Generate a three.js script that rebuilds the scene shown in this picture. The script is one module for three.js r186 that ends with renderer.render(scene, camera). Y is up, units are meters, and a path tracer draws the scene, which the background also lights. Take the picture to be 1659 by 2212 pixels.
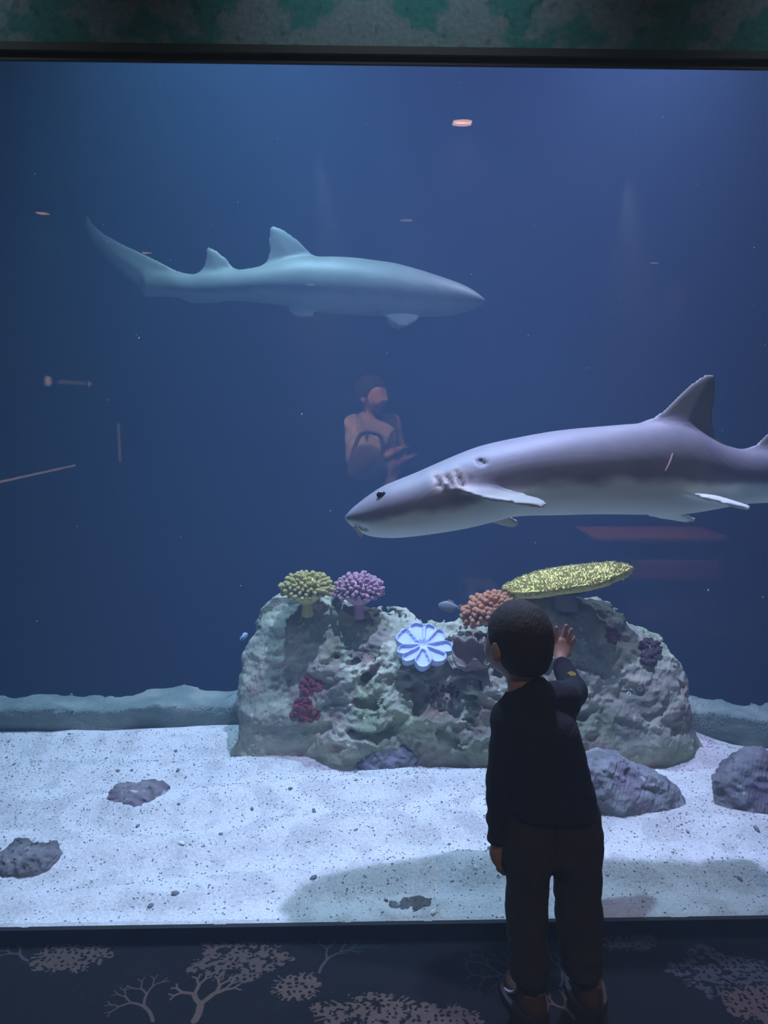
import * as THREE from 'three';
import { mergeGeometries } from 'three/addons/utils/BufferGeometryUtils.js';
import { ImprovedNoise } from 'three/addons/math/ImprovedNoise.js';
import { RoundedBoxGeometry } from 'three/addons/geometries/RoundedBoxGeometry.js';

// ---------------------------------------------------------------- camera, haze, lights, exposure
const scene = new THREE.Scene();
const FOCAL = 1662, WIDTH = 1659, HEIGHT = 2212;
const EYE = new THREE.Vector3(0, 1.55, 2.05);
const camera = new THREE.PerspectiveCamera(2 * Math.atan(HEIGHT / 2 / FOCAL) * 180 / Math.PI, WIDTH / HEIGHT, 0.05, 60);
camera.position.copy(EYE);
camera.rotation.order = 'YXZ';
camera.rotation.set(-8.2 * Math.PI / 180, -1.46 * Math.PI / 180, 0.08 * Math.PI / 180);
camera.updateMatrixWorld();
const renderer = new THREE.WebGLRenderer({ antialias: true });
renderer.toneMapping = THREE.LinearToneMapping;
renderer.toneMappingExposure = 1.0;
renderer.shadowMap.enabled = true;
scene.background = new THREE.Color(0, 0, 0);
scene.fog = new THREE.FogExp2(new THREE.Color().setRGB(0.34, 0.58, 1.0), 0.070);

// [x, y, z, aim x, aim z, red, green, blue, candela, cone half angle]
const TANK_LAMPS = [
  [0.50, 4.45, -1.00, 0.45, -0.70, 0.48, 0.55, 1.0, 94, 0.66],
  [-0.60, 4.45, -1.75, -0.70, -1.2, 0.38, 0.69, 1.0, 78, 0.72],
  [1.9, 4.45, -2.7, 1.5, -2.4, 0.56, 0.64, 1.0, 40, 0.95],
];

// ---------------------------------------------------------------- helpers
const V = (x, y, z) => new THREE.Vector3(x, y, z);
function ray(u, v) { return V((u - 829.5) / FOCAL, -(v - 1106) / FOCAL, -1).applyQuaternion(camera.quaternion); }
function onZ(u, v, z) { const d = ray(u, v); return EYE.clone().addScaledVector(d, (z - EYE.z) / d.z); }
function onY(u, v, y) { const d = ray(u, v); return EYE.clone().addScaledVector(d, (y - EYE.y) / d.y); }
let seed = 7;
function rnd() { seed = (seed * 1664525 + 1013904223) >>> 0; return seed / 4294967296; }
const perlin = new ImprovedNoise();
const noise = (x, y, z) => perlin.noise(x + 137.3, y + 71.9, z + 33.1);
function fbm(x, y, z, n = 4) { let a = 1, s = 0; for (let i = 0; i < n; i++) { s += a * noise(x, y, z); x *= 2.03; y *= 2.03; z *= 2.03; a *= 0.5; } return s; }
function ridge(x, y, z, n = 4) { let a = 1, s = 0; for (let i = 0; i < n; i++) { s += a * (1 - 2 * Math.abs(noise(x, y, z))); x *= 2.07; y *= 2.07; z *= 2.07; a *= 0.5; } return s; }
const clamp = (x, a = 0, b = 1) => Math.min(b, Math.max(a, x));
const mix = (a, b, t) => a + (b - a) * t;
const smooth = (a, b, x) => { const t = clamp((x - a) / (b - a)); return t * t * (3 - 2 * t); };
const smin = (a, b, k) => { const h = Math.max(k - Math.abs(a - b), 0) / k; return Math.min(a, b) - h * h * k * 0.25; };
const smax = (a, b, k) => -smin(-a, -b, k);
function capsule(px, py, pz, a, b, ra, rb) {
  const bx = b[0] - a[0], by = b[1] - a[1], bz = b[2] - a[2], qx = px - a[0], qy = py - a[1], qz = pz - a[2];
  const h = clamp((qx * bx + qy * by + qz * bz) / (bx * bx + by * by + bz * bz + 1e-12));
  return Math.hypot(qx - bx * h, qy - by * h, qz - bz * h) - mix(ra, rb, h);
}
function ellipsoid(x, y, z, rx, ry, rz) {
  const k0 = Math.hypot(x / rx, y / ry, z / rz), k1 = Math.hypot(x / rx / rx, y / ry / ry, z / rz / rz);
  return k1 < 1e-9 ? -Math.min(rx, ry, rz) : k0 * (k0 - 1) / k1;
}
function sdPoly(P, x, y) {
  let d = Infinity, s = 1;
  for (let i = 0, j = P.length - 1; i < P.length; j = i, i++) {
    const ex = P[j][0] - P[i][0], ey = P[j][1] - P[i][1], wx = x - P[i][0], wy = y - P[i][1];
    const t = clamp((wx * ex + wy * ey) / (ex * ex + ey * ey + 1e-12)), bx = wx - ex * t, by = wy - ey * t;
    d = Math.min(d, bx * bx + by * by);
    const c0 = y >= P[i][1], c1 = y < P[j][1], c2 = ex * wy > ey * wx;
    if ((c0 && c1 && c2) || (!c0 && !c1 && !c2)) s = -s;
  }
  return s * Math.sqrt(d);
}
function boundsOf(P) { let a = Infinity, b = -Infinity, c = Infinity, d = -Infinity; for (const [x, y] of P) { a = Math.min(a, x); b = Math.max(b, x); c = Math.min(c, y); d = Math.max(d, y); } return [a, b, c, d]; }
// a smooth surface where the distance field crosses zero, one vertex in each crossed cell
function nets(sdf, lo, hi, cell, tint) {
  const n = [0, 1, 2].map(i => Math.ceil((hi[i] - lo[i]) / cell) + 1), [nx, ny, nz] = n;
  const F = new Float32Array(nx * ny * nz), at = (i, j, k) => i + nx * (j + ny * k);
  for (let k = 0; k < nz; k++) for (let j = 0; j < ny; j++) for (let i = 0; i < nx; i++) F[at(i, j, k)] = sdf(lo[0] + i * cell, lo[1] + j * cell, lo[2] + k * cell);
  const id = new Int32Array(nx * ny * nz).fill(-1), pos = [], index = [];
  for (let k = 0; k < nz - 1; k++) for (let j = 0; j < ny - 1; j++) for (let i = 0; i < nx - 1; i++) {
    let m = 0, x = 0, y = 0, z = 0, c = 0; const g = [];
    for (let q = 0; q < 8; q++) { const f = F[at(i + (q & 1), j + (q >> 1 & 1), k + (q >> 2))]; g.push(f); if (f < 0) m |= 1 << q; }
    if (m === 0 || m === 255) continue;
    for (let a = 0; a < 8; a++) for (let b = 1; b < 8; b <<= 1) {
      if (a & b) continue; const e = a | b;
      if ((g[a] < 0) === (g[e] < 0)) continue;
      const t = g[a] / (g[a] - g[e]);
      x += (a & 1) + (b === 1 ? t : 0); y += (a >> 1 & 1) + (b === 2 ? t : 0); z += (a >> 2) + (b === 4 ? t : 0); c++;
    }
    id[at(i, j, k)] = pos.length / 3;
    pos.push(lo[0] + (i + x / c) * cell, lo[1] + (j + y / c) * cell, lo[2] + (k + z / c) * cell);
  }
  const quad = (a, b, c, d, flip) => flip ? index.push(a, c, b, a, d, c) : index.push(a, b, c, a, c, d);
  for (let k = 1; k < nz - 1; k++) for (let j = 1; j < ny - 1; j++) for (let i = 1; i < nx - 1; i++) {
    const f = F[at(i, j, k)] < 0;
    if (f !== F[at(i + 1, j, k)] < 0) quad(id[at(i, j - 1, k - 1)], id[at(i, j, k - 1)], id[at(i, j, k)], id[at(i, j - 1, k)], !f);
    if (f !== F[at(i, j + 1, k)] < 0) quad(id[at(i - 1, j, k - 1)], id[at(i - 1, j, k)], id[at(i, j, k)], id[at(i, j, k - 1)], !f);
    if (f !== F[at(i, j, k + 1)] < 0) quad(id[at(i - 1, j - 1, k)], id[at(i, j - 1, k)], id[at(i, j, k)], id[at(i - 1, j, k)], !f);
  }
  const geo = new THREE.BufferGeometry();
  geo.setAttribute('position', new THREE.Float32BufferAttribute(pos, 3));
  geo.setIndex(index);
  finish(geo, tint);
  return geo;
}
function finish(geo, tint) {      // normals, uv in metres, vertex colours
  geo.computeVertexNormals();
  const p = geo.attributes.position, uv = new Float32Array(p.count * 2);
  for (let i = 0; i < p.count; i++) { uv[2 * i] = p.getX(i) + 0.61 * p.getZ(i); uv[2 * i + 1] = p.getY(i) + 0.57 * p.getZ(i); }
  geo.setAttribute('uv', new THREE.BufferAttribute(uv, 2));
  if (tint) {
    const c = new Float32Array(p.count * 3), n = geo.attributes.normal;
    for (let i = 0; i < p.count; i++) { const t = tint(p.getX(i), p.getY(i), p.getZ(i), n.getX(i), n.getY(i), n.getZ(i)); c[3 * i] = t[0]; c[3 * i + 1] = t[1]; c[3 * i + 2] = t[2]; }
    geo.setAttribute('color', new THREE.BufferAttribute(c, 3));
  }
}
const names = {};
function numbered(n) { names[n] = (names[n] ?? -1) + 1; return names[n] ? `${n}_${String(names[n]).padStart(3, '0')}` : n; }
function put(name, geo, m, parent) { const o = new THREE.Mesh(geo, m); o.name = parent === scene ? numbered(name) : name; o.castShadow = o.receiveShadow = true; parent.add(o); return o; }
function group(name, label, category, p = V(0, 0, 0), grp) {
  const o = new THREE.Group(); o.name = numbered(name); o.position.copy(p); scene.add(o);
  o.userData = { label, category }; if (grp) o.userData.group = grp; return o;
}
function tag(o, label, category, grp) { o.userData.label = label; o.userData.category = category; if (grp) o.userData.group = grp; return o; }
function stuff(o, label, category) { o.userData.kind = 'stuff'; if (label) tag(o, label, category); return o; }
function structure(name, geo, m, label, category = 'structure') { const o = put(name, geo, m, scene); o.userData = { label, category, kind: 'structure' }; return o; }
function box(x0, x1, y0, y1, z0, z1) { const g = new THREE.BoxGeometry(x1 - x0, y1 - y0, z1 - z0); g.translate((x0 + x1) / 2, (y0 + y1) / 2, (z0 + z1) / 2); return metres(g); }
function metres(g) {             // uv in metres on the faces of a box
  const p = g.attributes.position, n = g.attributes.normal, uv = g.attributes.uv;
  for (let i = 0; i < p.count; i++) {
    const ax = Math.abs(n.getX(i)), ay = Math.abs(n.getY(i)), az = Math.abs(n.getZ(i));
    if (ay >= ax && ay >= az) uv.setXY(i, p.getX(i), p.getZ(i)); else if (ax >= az) uv.setXY(i, p.getZ(i), p.getY(i)); else uv.setXY(i, p.getX(i), p.getY(i));
  }
  return g;
}
const plain = g => { const q = g.index ? g.toNonIndexed() : g; for (const k of Object.keys(q.attributes)) if (!['position', 'normal', 'uv'].includes(k)) q.deleteAttribute(k); return q; };
const join = list => mergeGeometries(list.map(plain));
function place(geo, pos, dir, scale = 1) {     // turn +y to dir, move to pos
  const m = new THREE.Matrix4().compose(pos, new THREE.Quaternion().setFromUnitVectors(V(0, 1, 0), dir.clone().normalize()), typeof scale === 'number' ? V(scale, scale, scale) : scale);
  return geo.clone().applyMatrix4(m);
}
function dataMap(n, fn, colour = true, repeat = 1) {
  const d = new Uint8Array(n * n * 4);
  for (let j = 0; j < n; j++) for (let i = 0; i < n; i++) { const c = fn(i / n, j / n), o = 4 * (j * n + i); d[o] = clamp(c[0]) * 255; d[o + 1] = clamp(c[1]) * 255; d[o + 2] = clamp(c[2]) * 255; d[o + 3] = 255; }
  const t = new THREE.DataTexture(d, n, n); t.wrapS = t.wrapT = THREE.MirroredRepeatWrapping; t.magFilter = THREE.LinearFilter; t.minFilter = THREE.LinearMipmapLinearFilter; t.generateMipmaps = true;
  if (colour) t.colorSpace = THREE.SRGBColorSpace; t.repeat.set(repeat, repeat); t.needsUpdate = true; return t;
}
const std = o => new THREE.MeshStandardMaterial({ roughness: 0.9, ...o });
const rgb = (r, g, b) => new THREE.Color().setRGB(r, g, b);
const px = (z, list) => list.map(([u, v]) => { const p = onZ(u, v, z); return [p.x, p.y]; });

const gritMap = dataMap(512, (x, y) => { const v = 0.5 + 0.32 * fbm(x * 24, y * 24, 1, 5); return [v, v, v]; }, false, 3);
const fineMap = dataMap(512, (x, y) => { const v = 0.5 + 0.5 * fbm(x * 60, y * 60, 5, 3); return [v, v, v]; }, false, 5);

// ================================================================ the setting: tank shell and hall
const SAND_Y = 0.045;
const blueWall = std({ color: rgb(0.035, 0.06, 0.12), roughness: 1 });
structure('wall_tank_back', box(-4.6, 4.6, -2.1, 5.1, -5.4, -5.2), blueWall, 'deep blue painted back wall of the shark tank');
structure('wall_tank_left', box(-4.8, -4.6, -2.1, 5.1, -5.4, 0), blueWall, 'blue painted end wall of the tank beyond the far shark');
structure('wall_tank_right', box(4.6, 4.8, -2.1, 5.1, -5.4, 0), blueWall, 'blue painted end wall of the tank beyond the near shark');
structure('floor_tank', box(-4.6, 4.6, -2.2, -2.1, -5.4, -1.55), blueWall, 'deep lower floor of the tank behind the sand bed');
structure('ceiling_tank', box(-4.8, 4.8, 5.1, 5.2, -5.4, 0.2), std({ color: rgb(0.05, 0.06, 0.08) }), 'dark cover over the tank above the lamps');
structure('wall_sand_bed', box(-4.6, 4.6, -2.1, -0.03, -1.55, 0.0), std({ color: rgb(0.25, 0.27, 0.27) }), 'concrete block under the sand bed');

// the sand bed
const rocksOnSand = [];
function sandY(x, z) {
  let h = SAND_Y + 0.018 * Math.sin(z * 22 + 1.8 * Math.sin(x * 1.9 + 0.4) + 1.2 * noise(x * 1.3, 0, z * 2)) * smooth(-0.02, -0.15, z);
  h += 0.020 * fbm(x * 1.4, 3, z * 2.6, 3) * smooth(-0.02, -0.12, z) + 0.004 * noise(x * 11, 8, z * 15);
  for (const r of rocksOnSand) { const q = Math.hypot((x - r[0]) / r[2], (z - r[1]) / r[3]); h += r[4] * Math.exp(-((q - 1.05) ** 2) * 9); }
  return h;
}
const stones = [   // pixel box of each loose stone: left, right, top, bottom; then depth over width, seed, name colour, texts
  [218, 358, 1700, 1752, 0.62, 3, [0.17, 0.155, 0.16], 'flat brown stone half sunk in the sand, alone at mid left'],
  [-40, 109, 1838, 1886, 0.6, 5, [0.15, 0.145, 0.145], 'low brown stone cut off by the left edge of the picture'],
  [776, 902, 1610, 1668, 0.42, 8, [0.16, 0.16, 0.185], 'rounded grey stone dusted with sand against the reef rock foot'],
  [1255, 1502, 1643, 1774, 0.62, 11, [0.20, 0.21, 0.215], 'large craggy grey stone on the sand beside the child', 0.6],
  [1570, 1790, 1630, 1764, 0.6, 14, [0.16, 0.155, 0.165], 'purple tinged grey stone cut off by the right edge'],
  [822, 950, 1966, 2004, 0.5, 17, [0.13, 0.125, 0.12], 'small dark stone buried in sand against the window sill'],
];
for (const s of stones) {
  const a = onY(s[0], s[3] - 6, SAND_Y), b = onY(s[1], s[3] - 6, SAND_Y), w = b.x - a.x, d = w * s[4];
  s.c = V((a.x + b.x) / 2, SAND_Y, Math.min(a.z - d * 0.42, -0.075)); s.w = w; s.d = d;
  const t = onZ((s[0] + s[1]) / 2, s[2], s.c.z); s.h = t.y - SAND_Y;
  rocksOnSand.push([s.c.x, s.c.z, w / 2, d / 2, 0.008]);
}
{
  const nx = 520, nz = 170, g = new THREE.PlaneGeometry(1, 1, nx, nz), p = g.attributes.position, uv = g.attributes.uv;
  for (let j = 0; j <= nz; j++) for (let i = 0; i <= nx; i++) {
    const k = j * (nx + 1) + i, x = -2.6 + 5.4 * i / nx, z = -1.5 + 1.499 * j / nz;
    p.setXYZ(k, x, sandY(x, z), z); uv.setXY(k, x, z);
  }
  g.computeVertexNormals();
  seed = 21;
  const specks = []; for (let i = 0; i < 5200; i++) specks.push([rnd(), rnd(), rnd() < 0.04 ? 0.0035 + 0.003 * rnd() : 0.0009 + 0.0018 * rnd(), rnd()]);
  const N = 1024, grain = new Float32Array(N * N);
  for (const [sx, sy, r, k] of specks) { const R = Math.ceil(r * N); for (let b = -R; b <= R; b++) for (let a = -R; a <= R; a++) if (a * a + b * b * 1.6 <= r * r * N * N) { const i = (Math.floor(sx * N) + a + N) % N, j = (Math.floor(sy * N) + b + N) % N; grain[j * N + i] = 0.25 + 0.75 * k; } }
  const sandMap = dataMap(N, (x, y) => {
    const i = Math.floor(x * N), j = Math.floor(y * N), s = grain[j * N + i], patch = smooth(-0.25, 0.45, fbm(x * 5, y * 5, 2, 3));
    const f = 0.9 + 0.10 * noise(x * 170, y * 170, 2) + 0.06 * noise(x * 60, y * 60, 9), k = s * (0.22 + 0.75 * patch);
    const b = 0.915 - 0.075 * patch; return [f * mix(b, 0.38, k), f * mix(b, 0.40, k), f * mix(b - 0.02, 0.42, k)];  // grit density varies; its patch contrast also stands in for caustic streaks
  }, true, 1.6);
  structure('floor_sand', g, std({ map: sandMap, bumpMap: gritMap, bumpScale: 0.004, roughness: 1 }), 'white speckled sand bed inside the tank', 'sand').userData.kind = 'structure';
  // shell bits and gravel lying on it
  const bit = new THREE.IcosahedronGeometry(1, 0), im = new THREE.InstancedMesh(bit, std({ color: 0xffffff }), 11000), m = new THREE.Matrix4(), q = new THREE.Quaternion();
  for (let i = 0; i < 11000; i++) {
    const x = -1.9 + 4.1 * rnd(), z = -1.3 * Math.pow(rnd(), 0.8) - 0.01, big = rnd() < 0.008, s = big ? 0.005 + 0.004 * rnd() : 0.0012 + 0.002 * rnd();
    q.setFromEuler(new THREE.Euler(rnd() * 0.5, rnd() * 6, rnd() * 0.5));
    im.setMatrixAt(i, m.compose(V(x, sandY(x, z) + s * 0.2, z), q, V(s * (1 + rnd()), s * 0.55, s)));
    const t = rnd(); im.setColorAt(i, t < 0.5 ? rgb(0.16, 0.17, 0.18) : t < 0.75 ? rgb(0.24, 0.22, 0.20) : rgb(0.75, 0.75, 0.72));
  }
  im.name = 'gravel'; im.castShadow = im.receiveShadow = true; scene.add(im);
  stuff(im, 'scattered dark gravel and shell bits lying on the sand', 'gravel');
}
// the low concrete rim behind the sand
{
  const a = onY(0, 1585, SAND_Y), b = onY(515, 1566, SAND_Y), c = onY(1480, 1580, SAND_Y), d = onY(1659, 1606, SAND_Y);
  const path = [[-4.5, a.z + 0.12], [a.x, a.z], [b.x, b.z - 0.02], [0.5, -1.5], [c.x, c.z - 0.04], [d.x, d.z], [4.5, d.z + 0.25]];
  const zAt = x => { for (let i = 0; i < path.length - 1; i++) if (x <= path[i + 1][0]) return mix(path[i][1], path[i + 1][1], (x - path[i][0]) / (path[i + 1][0] - path[i][0])); return path.at(-1)[1]; };
  const rim = nets((x, y, z) => {
    const zc = zAt(x) - 0.10, q = Math.max(Math.abs(z - zc) - 0.09, Math.abs(y + 0.02) - (0.15 + 0.02 * noise(x * 1.7, 1, 2)));
    return Math.abs(q) > 0.05 ? q : q - 0.018 + 0.030 * fbm(x * 4, y * 6, z * 5, 4);
  }, [-2.7, -0.3, -1.9], [2.9, 0.24, -0.9], 0.016, (x, y, z) => { const t = smooth(-0.3, 0.4, fbm(x * 6, y * 9, z * 6, 3)); return [mix(0.15, 0.25, t), mix(0.21, 0.30, t), mix(0.18, 0.25, t)]; });
  structure('trim_1', rim, std({ vertexColors: true, bumpMap: gritMap, bumpScale: 0.01 }), 'low algae green concrete rim behind the sand', 'rim');
}

// the viewing window
const GL = -2.3, GR = 1.195, GB = 0.046, GT = 2.376;
{
  const w = new THREE.Group(); w.name = 'window_1'; scene.add(w);
  w.userData = { label: 'large viewing window of the shark tank', category: 'window', kind: 'structure' };
  const glass = new THREE.MeshPhysicalMaterial({ color: 0xffffff, roughness: 0, transmission: 1, thickness: 0, ior: 1.45, specularIntensity: 0.9 });
  put('pane', box(GL - 0.03, GR + 0.03, GB - 0.02, GT + 0.02, -0.022, -0.004), glass, w);
  const black = std({ color: rgb(0.008, 0.008, 0.009), roughness: 0.65 }), gasket = std({ color: rgb(0.022, 0.034, 0.032), roughness: 0.7 });
  put('sill', box(GL - 0.05, GR + 0.05, -0.03, GB, -0.004, 0.012), black, w);
  put('top_seal', box(GL - 0.05, GR + 0.05, GT, GT + 0.024, -0.004, 0.006), black, w);
  put('top_trim', box(GL - 0.05, GR + 0.05, GT + 0.018, GT + 0.036, 0.006, 0.02), gasket, w);
  put('side_seal', box(GR, GR + 0.02, GB, GT, -0.004, 0.02), black, w);
  put('side_seal', box(GL - 0.02, GL, GB, GT, -0.004, 0.02), black, w);
}
// teal sponge-painted wall round it
{
  const teal = dataMap(1024, (x, y) => {
    const t = smooth(-0.12, 0.22, fbm(x * 9, y * 9, 3, 6)), f = 1 + 0.10 * noise(x * 90, y * 90, 4) + 0.05 * noise(x * 200, y * 200, 2);
    const s = noise(x * 44, y * 44, 8) > 0.42 ? 0.86 : 1;
    return [f * s * mix(0.40, 0.185, t), f * s * mix(0.50, 0.455, t), f * s * mix(0.55, 0.47, t)];
  }, true, 0.9);
  const m = std({ map: teal, bumpMap: gritMap, bumpScale: 0.002, roughness: 0.95 });
  structure('wall_front', box(-4.8, 4.8, GT + 0.02, 5.2, -0.03, 0.012), m, 'mottled teal painted wall above the window', 'wall');
  structure('wall_front_left', box(-4.8, GL - 0.01, -0.1, GT + 0.02, -0.03, 0.012), m, 'teal painted wall beside the window, out of view', 'wall');
  structure('wall_front_right', box(GR + 0.01, 4.8, -0.1, GT + 0.02, -0.03, 0.012), m, 'teal painted wall by the right jamb of the window', 'wall');
}
// hall shell
const HX0 = -3.0, HX1 = 3.3, HZ = 8.2, HY = 3.0;
{
  const dark = std({ color: rgb(0.10, 0.085, 0.075), roughness: 0.95 });
  structure('wall_left', box(HX0 - 0.2, HX0, -0.1, HY, 0.012, HZ), dark, 'dim brown hall wall to the left of the viewer', 'wall');
  structure('wall_right', box(HX1, HX1 + 0.2, -0.1, HY, 0.012, HZ), dark, 'dim brown hall wall to the right of the viewer', 'wall');
  structure('wall_back', box(HX0 - 0.2, HX1 + 0.2, -0.1, HY, HZ, HZ + 0.2), dark, 'dim hall wall behind the viewer', 'wall');
  structure('ceiling', box(HX0 - 0.2, HX1 + 0.2, HY, HY + 0.2, 0.012, HZ + 0.2), std({ color: rgb(0.03, 0.03, 0.032) }), 'black ceiling of the viewing hall', 'ceiling');
}
// carpet printed with corals
{
  const W = 2048, H = 1024, cv = document.createElement('canvas'); cv.width = W; cv.height = H;
  const c = cv.getContext('2d'), S = W / 2.6, at = (u, v) => { const p = onY(u, v, 0); return [(p.x + 1.3) * S, p.z * S]; };
  c.fillStyle = '#0c0d0f'; c.fillRect(0, 0, W, H);
  seed = 77;
  for (let i = 0; i < 2600; i++) {           // dull blue and green weed dye in loose clouds
    const x = rnd() * W, y = rnd() * H, k = noise(x * 0.006, y * 0.006, 4), l = noise(x * 0.006, y * 0.006, 14);
    if (Math.max(k, l) < 0.08) continue;
    c.fillStyle = k > l ? 'rgba(20,28,42,0.5)' : 'rgba(17,36,30,0.5)';
    c.beginPath(); c.ellipse(x, y, 3 + 9 * rnd(), 2 + 4 * rnd(), rnd() * 3, 0, 7); c.fill();
  }
  const netFan = (x, y, rx, ry, col) => {    // lacy sea fan: meshes of dark holes
    c.fillStyle = col;
    for (let i = 0; i < 150; i++) { const a = rnd() * 6.28, r = Math.sqrt(rnd()), e = 1 + 0.25 * Math.sin(a * 5 + x); c.beginPath(); c.ellipse(x + Math.cos(a) * r * rx * e, y + Math.sin(a) * r * ry * e, 9, 7, 0, 0, 7); c.fill(); }
    c.strokeStyle = col; c.lineWidth = 4;
    for (let i = 0; i < 46; i++) { const a = rnd() * 6.28, x0 = x + Math.cos(a) * rx * 0.8, y0 = y + Math.sin(a) * ry * 0.8; c.beginPath(); c.moveTo(x0, y0); c.lineTo(x0 + Math.cos(a + rnd() - 0.5) * 26, y0 + Math.sin(a + rnd() - 0.5) * 20); c.stroke(); }
    c.fillStyle = '#0c0d0f';
    const st = 15; for (let j = -ry * 1.3; j < ry * 1.3; j += st * 0.8) for (let i = -rx * 1.3; i < rx * 1.3; i += st) { if (rnd() < 0.18) continue; c.beginPath(); c.ellipse(x + i + (rnd() - 0.5) * 9, y + j + (rnd() - 0.5) * 8, 2.5 + 3.5 * rnd(), 1.8 + 2.4 * rnd(), rnd() * 3, 0, 7); c.fill(); }
  };
  const branch = (x, y, a, l, w, col, n) => { if (n <= 0 || l < 5) return; const X = x + Math.cos(a) * l, Y = y + Math.sin(a) * l; c.strokeStyle = col; c.lineWidth = w; c.lineCap = 'round'; c.beginPath(); c.moveTo(x, y); c.quadraticCurveTo((x + X) / 2 + (rnd() - 0.5) * l * 0.4, (y + Y) / 2 + (rnd() - 0.5) * l * 0.4, X, Y); c.stroke(); branch(X, Y, a - 0.3 - 0.5 * rnd(), l * 0.74, w * 0.74, col, n - 1); branch(X, Y, a + 0.2 + 0.6 * rnd(), l * 0.76, w * 0.74, col, n - 1); };
  const brown = '#5c4d45', tan = '#635147', grey = '#44464a', green = '#1f3a31';
  for (const [u, v, rx, ry, col] of [[150, 2065, 74, 44, brown], [515, 2070, 96, 62, brown], [640, 2130, 34, 26, tan], [800, 2190, 110, 46, tan], [1560, 2100, 100, 66, grey], [1355, 2030, 52, 26, grey], [960, 2200, 60, 24, brown], [1640, 2170, 60, 40, brown]]) { const [x, y] = at(u, v); netFan(x, y, rx, ry, col); }
  for (const [u, v, a, l, w, col, n] of [[420, 2205, -1.5, 44, 15, tan, 5], [330, 2205, -2.2, 44, 8, brown, 5], [60, 2075, -2.5, 30, 7, grey, 5], [690, 2100, -1.2, 42, 7, grey, 5], [1130, 2110, 3.3, 46, 6, grey, 5], [1150, 2120, 3.6, 40, 5, grey, 5], [1210, 2130, -1.2, 36, 6, grey, 5], [735, 2060, -0.5, 36, 6, green, 5], [1240, 2200, -2, 30, 8, brown, 4]]) { const [x, y] = at(u, v); branch(x, y, a, l, w, col, n); }
  for (let i = 0; i < 22; i++) { const x = rnd() * W, y = 330 + rnd() * (H - 330); if (rnd() < 0.5) netFan(x, y, 50 + rnd() * 60, 40 + rnd() * 40, rnd() < 0.5 ? brown : grey); else branch(x, y, -2.6 + 2 * rnd(), 40, 8, rnd() < 0.5 ? tan : green, 5); }
  const t = new THREE.CanvasTexture(cv); t.colorSpace = THREE.SRGBColorSpace; t.wrapS = t.wrapT = THREE.MirroredRepeatWrapping; t.flipY = false; t.anisotropy = 8;
  const g = box(HX0 - 0.2, HX1 + 0.2, -0.12, 0, 0.012, HZ + 0.2), p = g.attributes.position, uv = g.attributes.uv;
  for (let i = 0; i < p.count; i++) uv.setXY(i, (p.getX(i) + 1.3) / 2.6, p.getZ(i) / 1.3);
  structure('floor', g, std({ map: t, bumpMap: fineMap, bumpScale: 0.0015, roughness: 1 }), 'dark carpet printed with brown and green corals', 'carpet');
}

// ================================================================ lamps over the tank
for (const [i, [x, y, z, ax, az, r, g, b, cd, cone]] of TANK_LAMPS.entries()) {
  const o = group('tank_spotlight', ['violet white tank spotlight above the near shark', 'cyan tank spotlight above the sand on the left', 'blue tank spotlight above the far shark'][i], 'spotlight', V(x, y, z), 'spotlights over the tank');
  put('housing', new THREE.LatheGeometry([[0, 0.2], [0.09, 0.19], [0.11, 0.12], [0.115, 0.03], [0.12, 0.012], [0.105, 0.012], [0.1, 0.03]].map(q => new THREE.Vector2(...q)), 28), std({ color: rgb(0.03, 0.03, 0.03), roughness: 0.4 }), o);
  put('lamp_lens', new THREE.CylinderGeometry(0.1, 0.1, 0.008, 28).translate(0, 0.026, 0), std({ color: 0x000000, emissive: rgb(r, g, b), emissiveIntensity: 4 }), o);
  put('hanger', new THREE.CylinderGeometry(0.015, 0.015, 5.1 - y - 0.19, 10).translate(0, 0.19 + (5.1 - y - 0.19) / 2, 0), std({ color: rgb(0.05, 0.05, 0.05) }), o);
  const l = new THREE.SpotLight(rgb(r, g, b), cd, 0, cone, 0.9, 2);
  l.position.set(0, 0.005, 0); l.target.position.set(ax - x, -y, az - z); l.castShadow = true; l.shadow.radius = 2.2; l.name = 'lamp_beam';
  o.add(l, l.target);
}
// downlights in the hall ceiling: they show as warm streaks mirrored in the window
{
  const spots = [[1000, 260, 1, 'brightest'], [90, 458, 0.35], [315, 544, 0.35], [878, 473, 0.16], [1415, 566, 0.2], [711, 703, 0.5]];
  const words = ['small warm downlight in the hall ceiling nearest the window, mirrored brightest', 'dim warm downlight over the left side of the hall', 'dim warm downlight further back on the left of the hall', 'faint downlight over the middle of the hall', 'faint downlight over the right side of the hall', 'small downlight at the far back of the hall'];
  spots.forEach(([u, v, k], i) => {
    const p = onY(u, v, HY); p.z = -p.z; if (p.z < 0.4) p.z = 0.4;
    const o = group('downlight', words[i], 'lamp', V(p.x, HY, Math.min(p.z, HZ - 0.3)), 'hall ceiling downlights');
    put('trim_ring', new THREE.LatheGeometry([[0.05, -0.002], [0.066, -0.012], [0.085, -0.010], [0.09, 0], [0.05, 0]].map(q => new THREE.Vector2(...q)), 28), std({ color: rgb(0.05, 0.05, 0.05) }), o);
    put('lamp_face', new THREE.CylinderGeometry(0.05, 0.05, 0.006, 24).scale(1, 1, 0.5).translate(0, -0.004, 0), std({ color: 0x000000, emissive: rgb(1, 0.55, 0.36), emissiveIntensity: 22 * k }), o);
    const l = new THREE.SpotLight(rgb(1, 0.72, 0.5), 7.0 * (0.4 + k), 0, 1.15, 1, 2);
    l.position.set(0, -0.01, 0); l.target.position.set(0, -3, 0); l.castShadow = true; l.shadow.radius = 2.5; l.name = 'lamp_beam'; o.add(l, l.target);
  });
}

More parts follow.
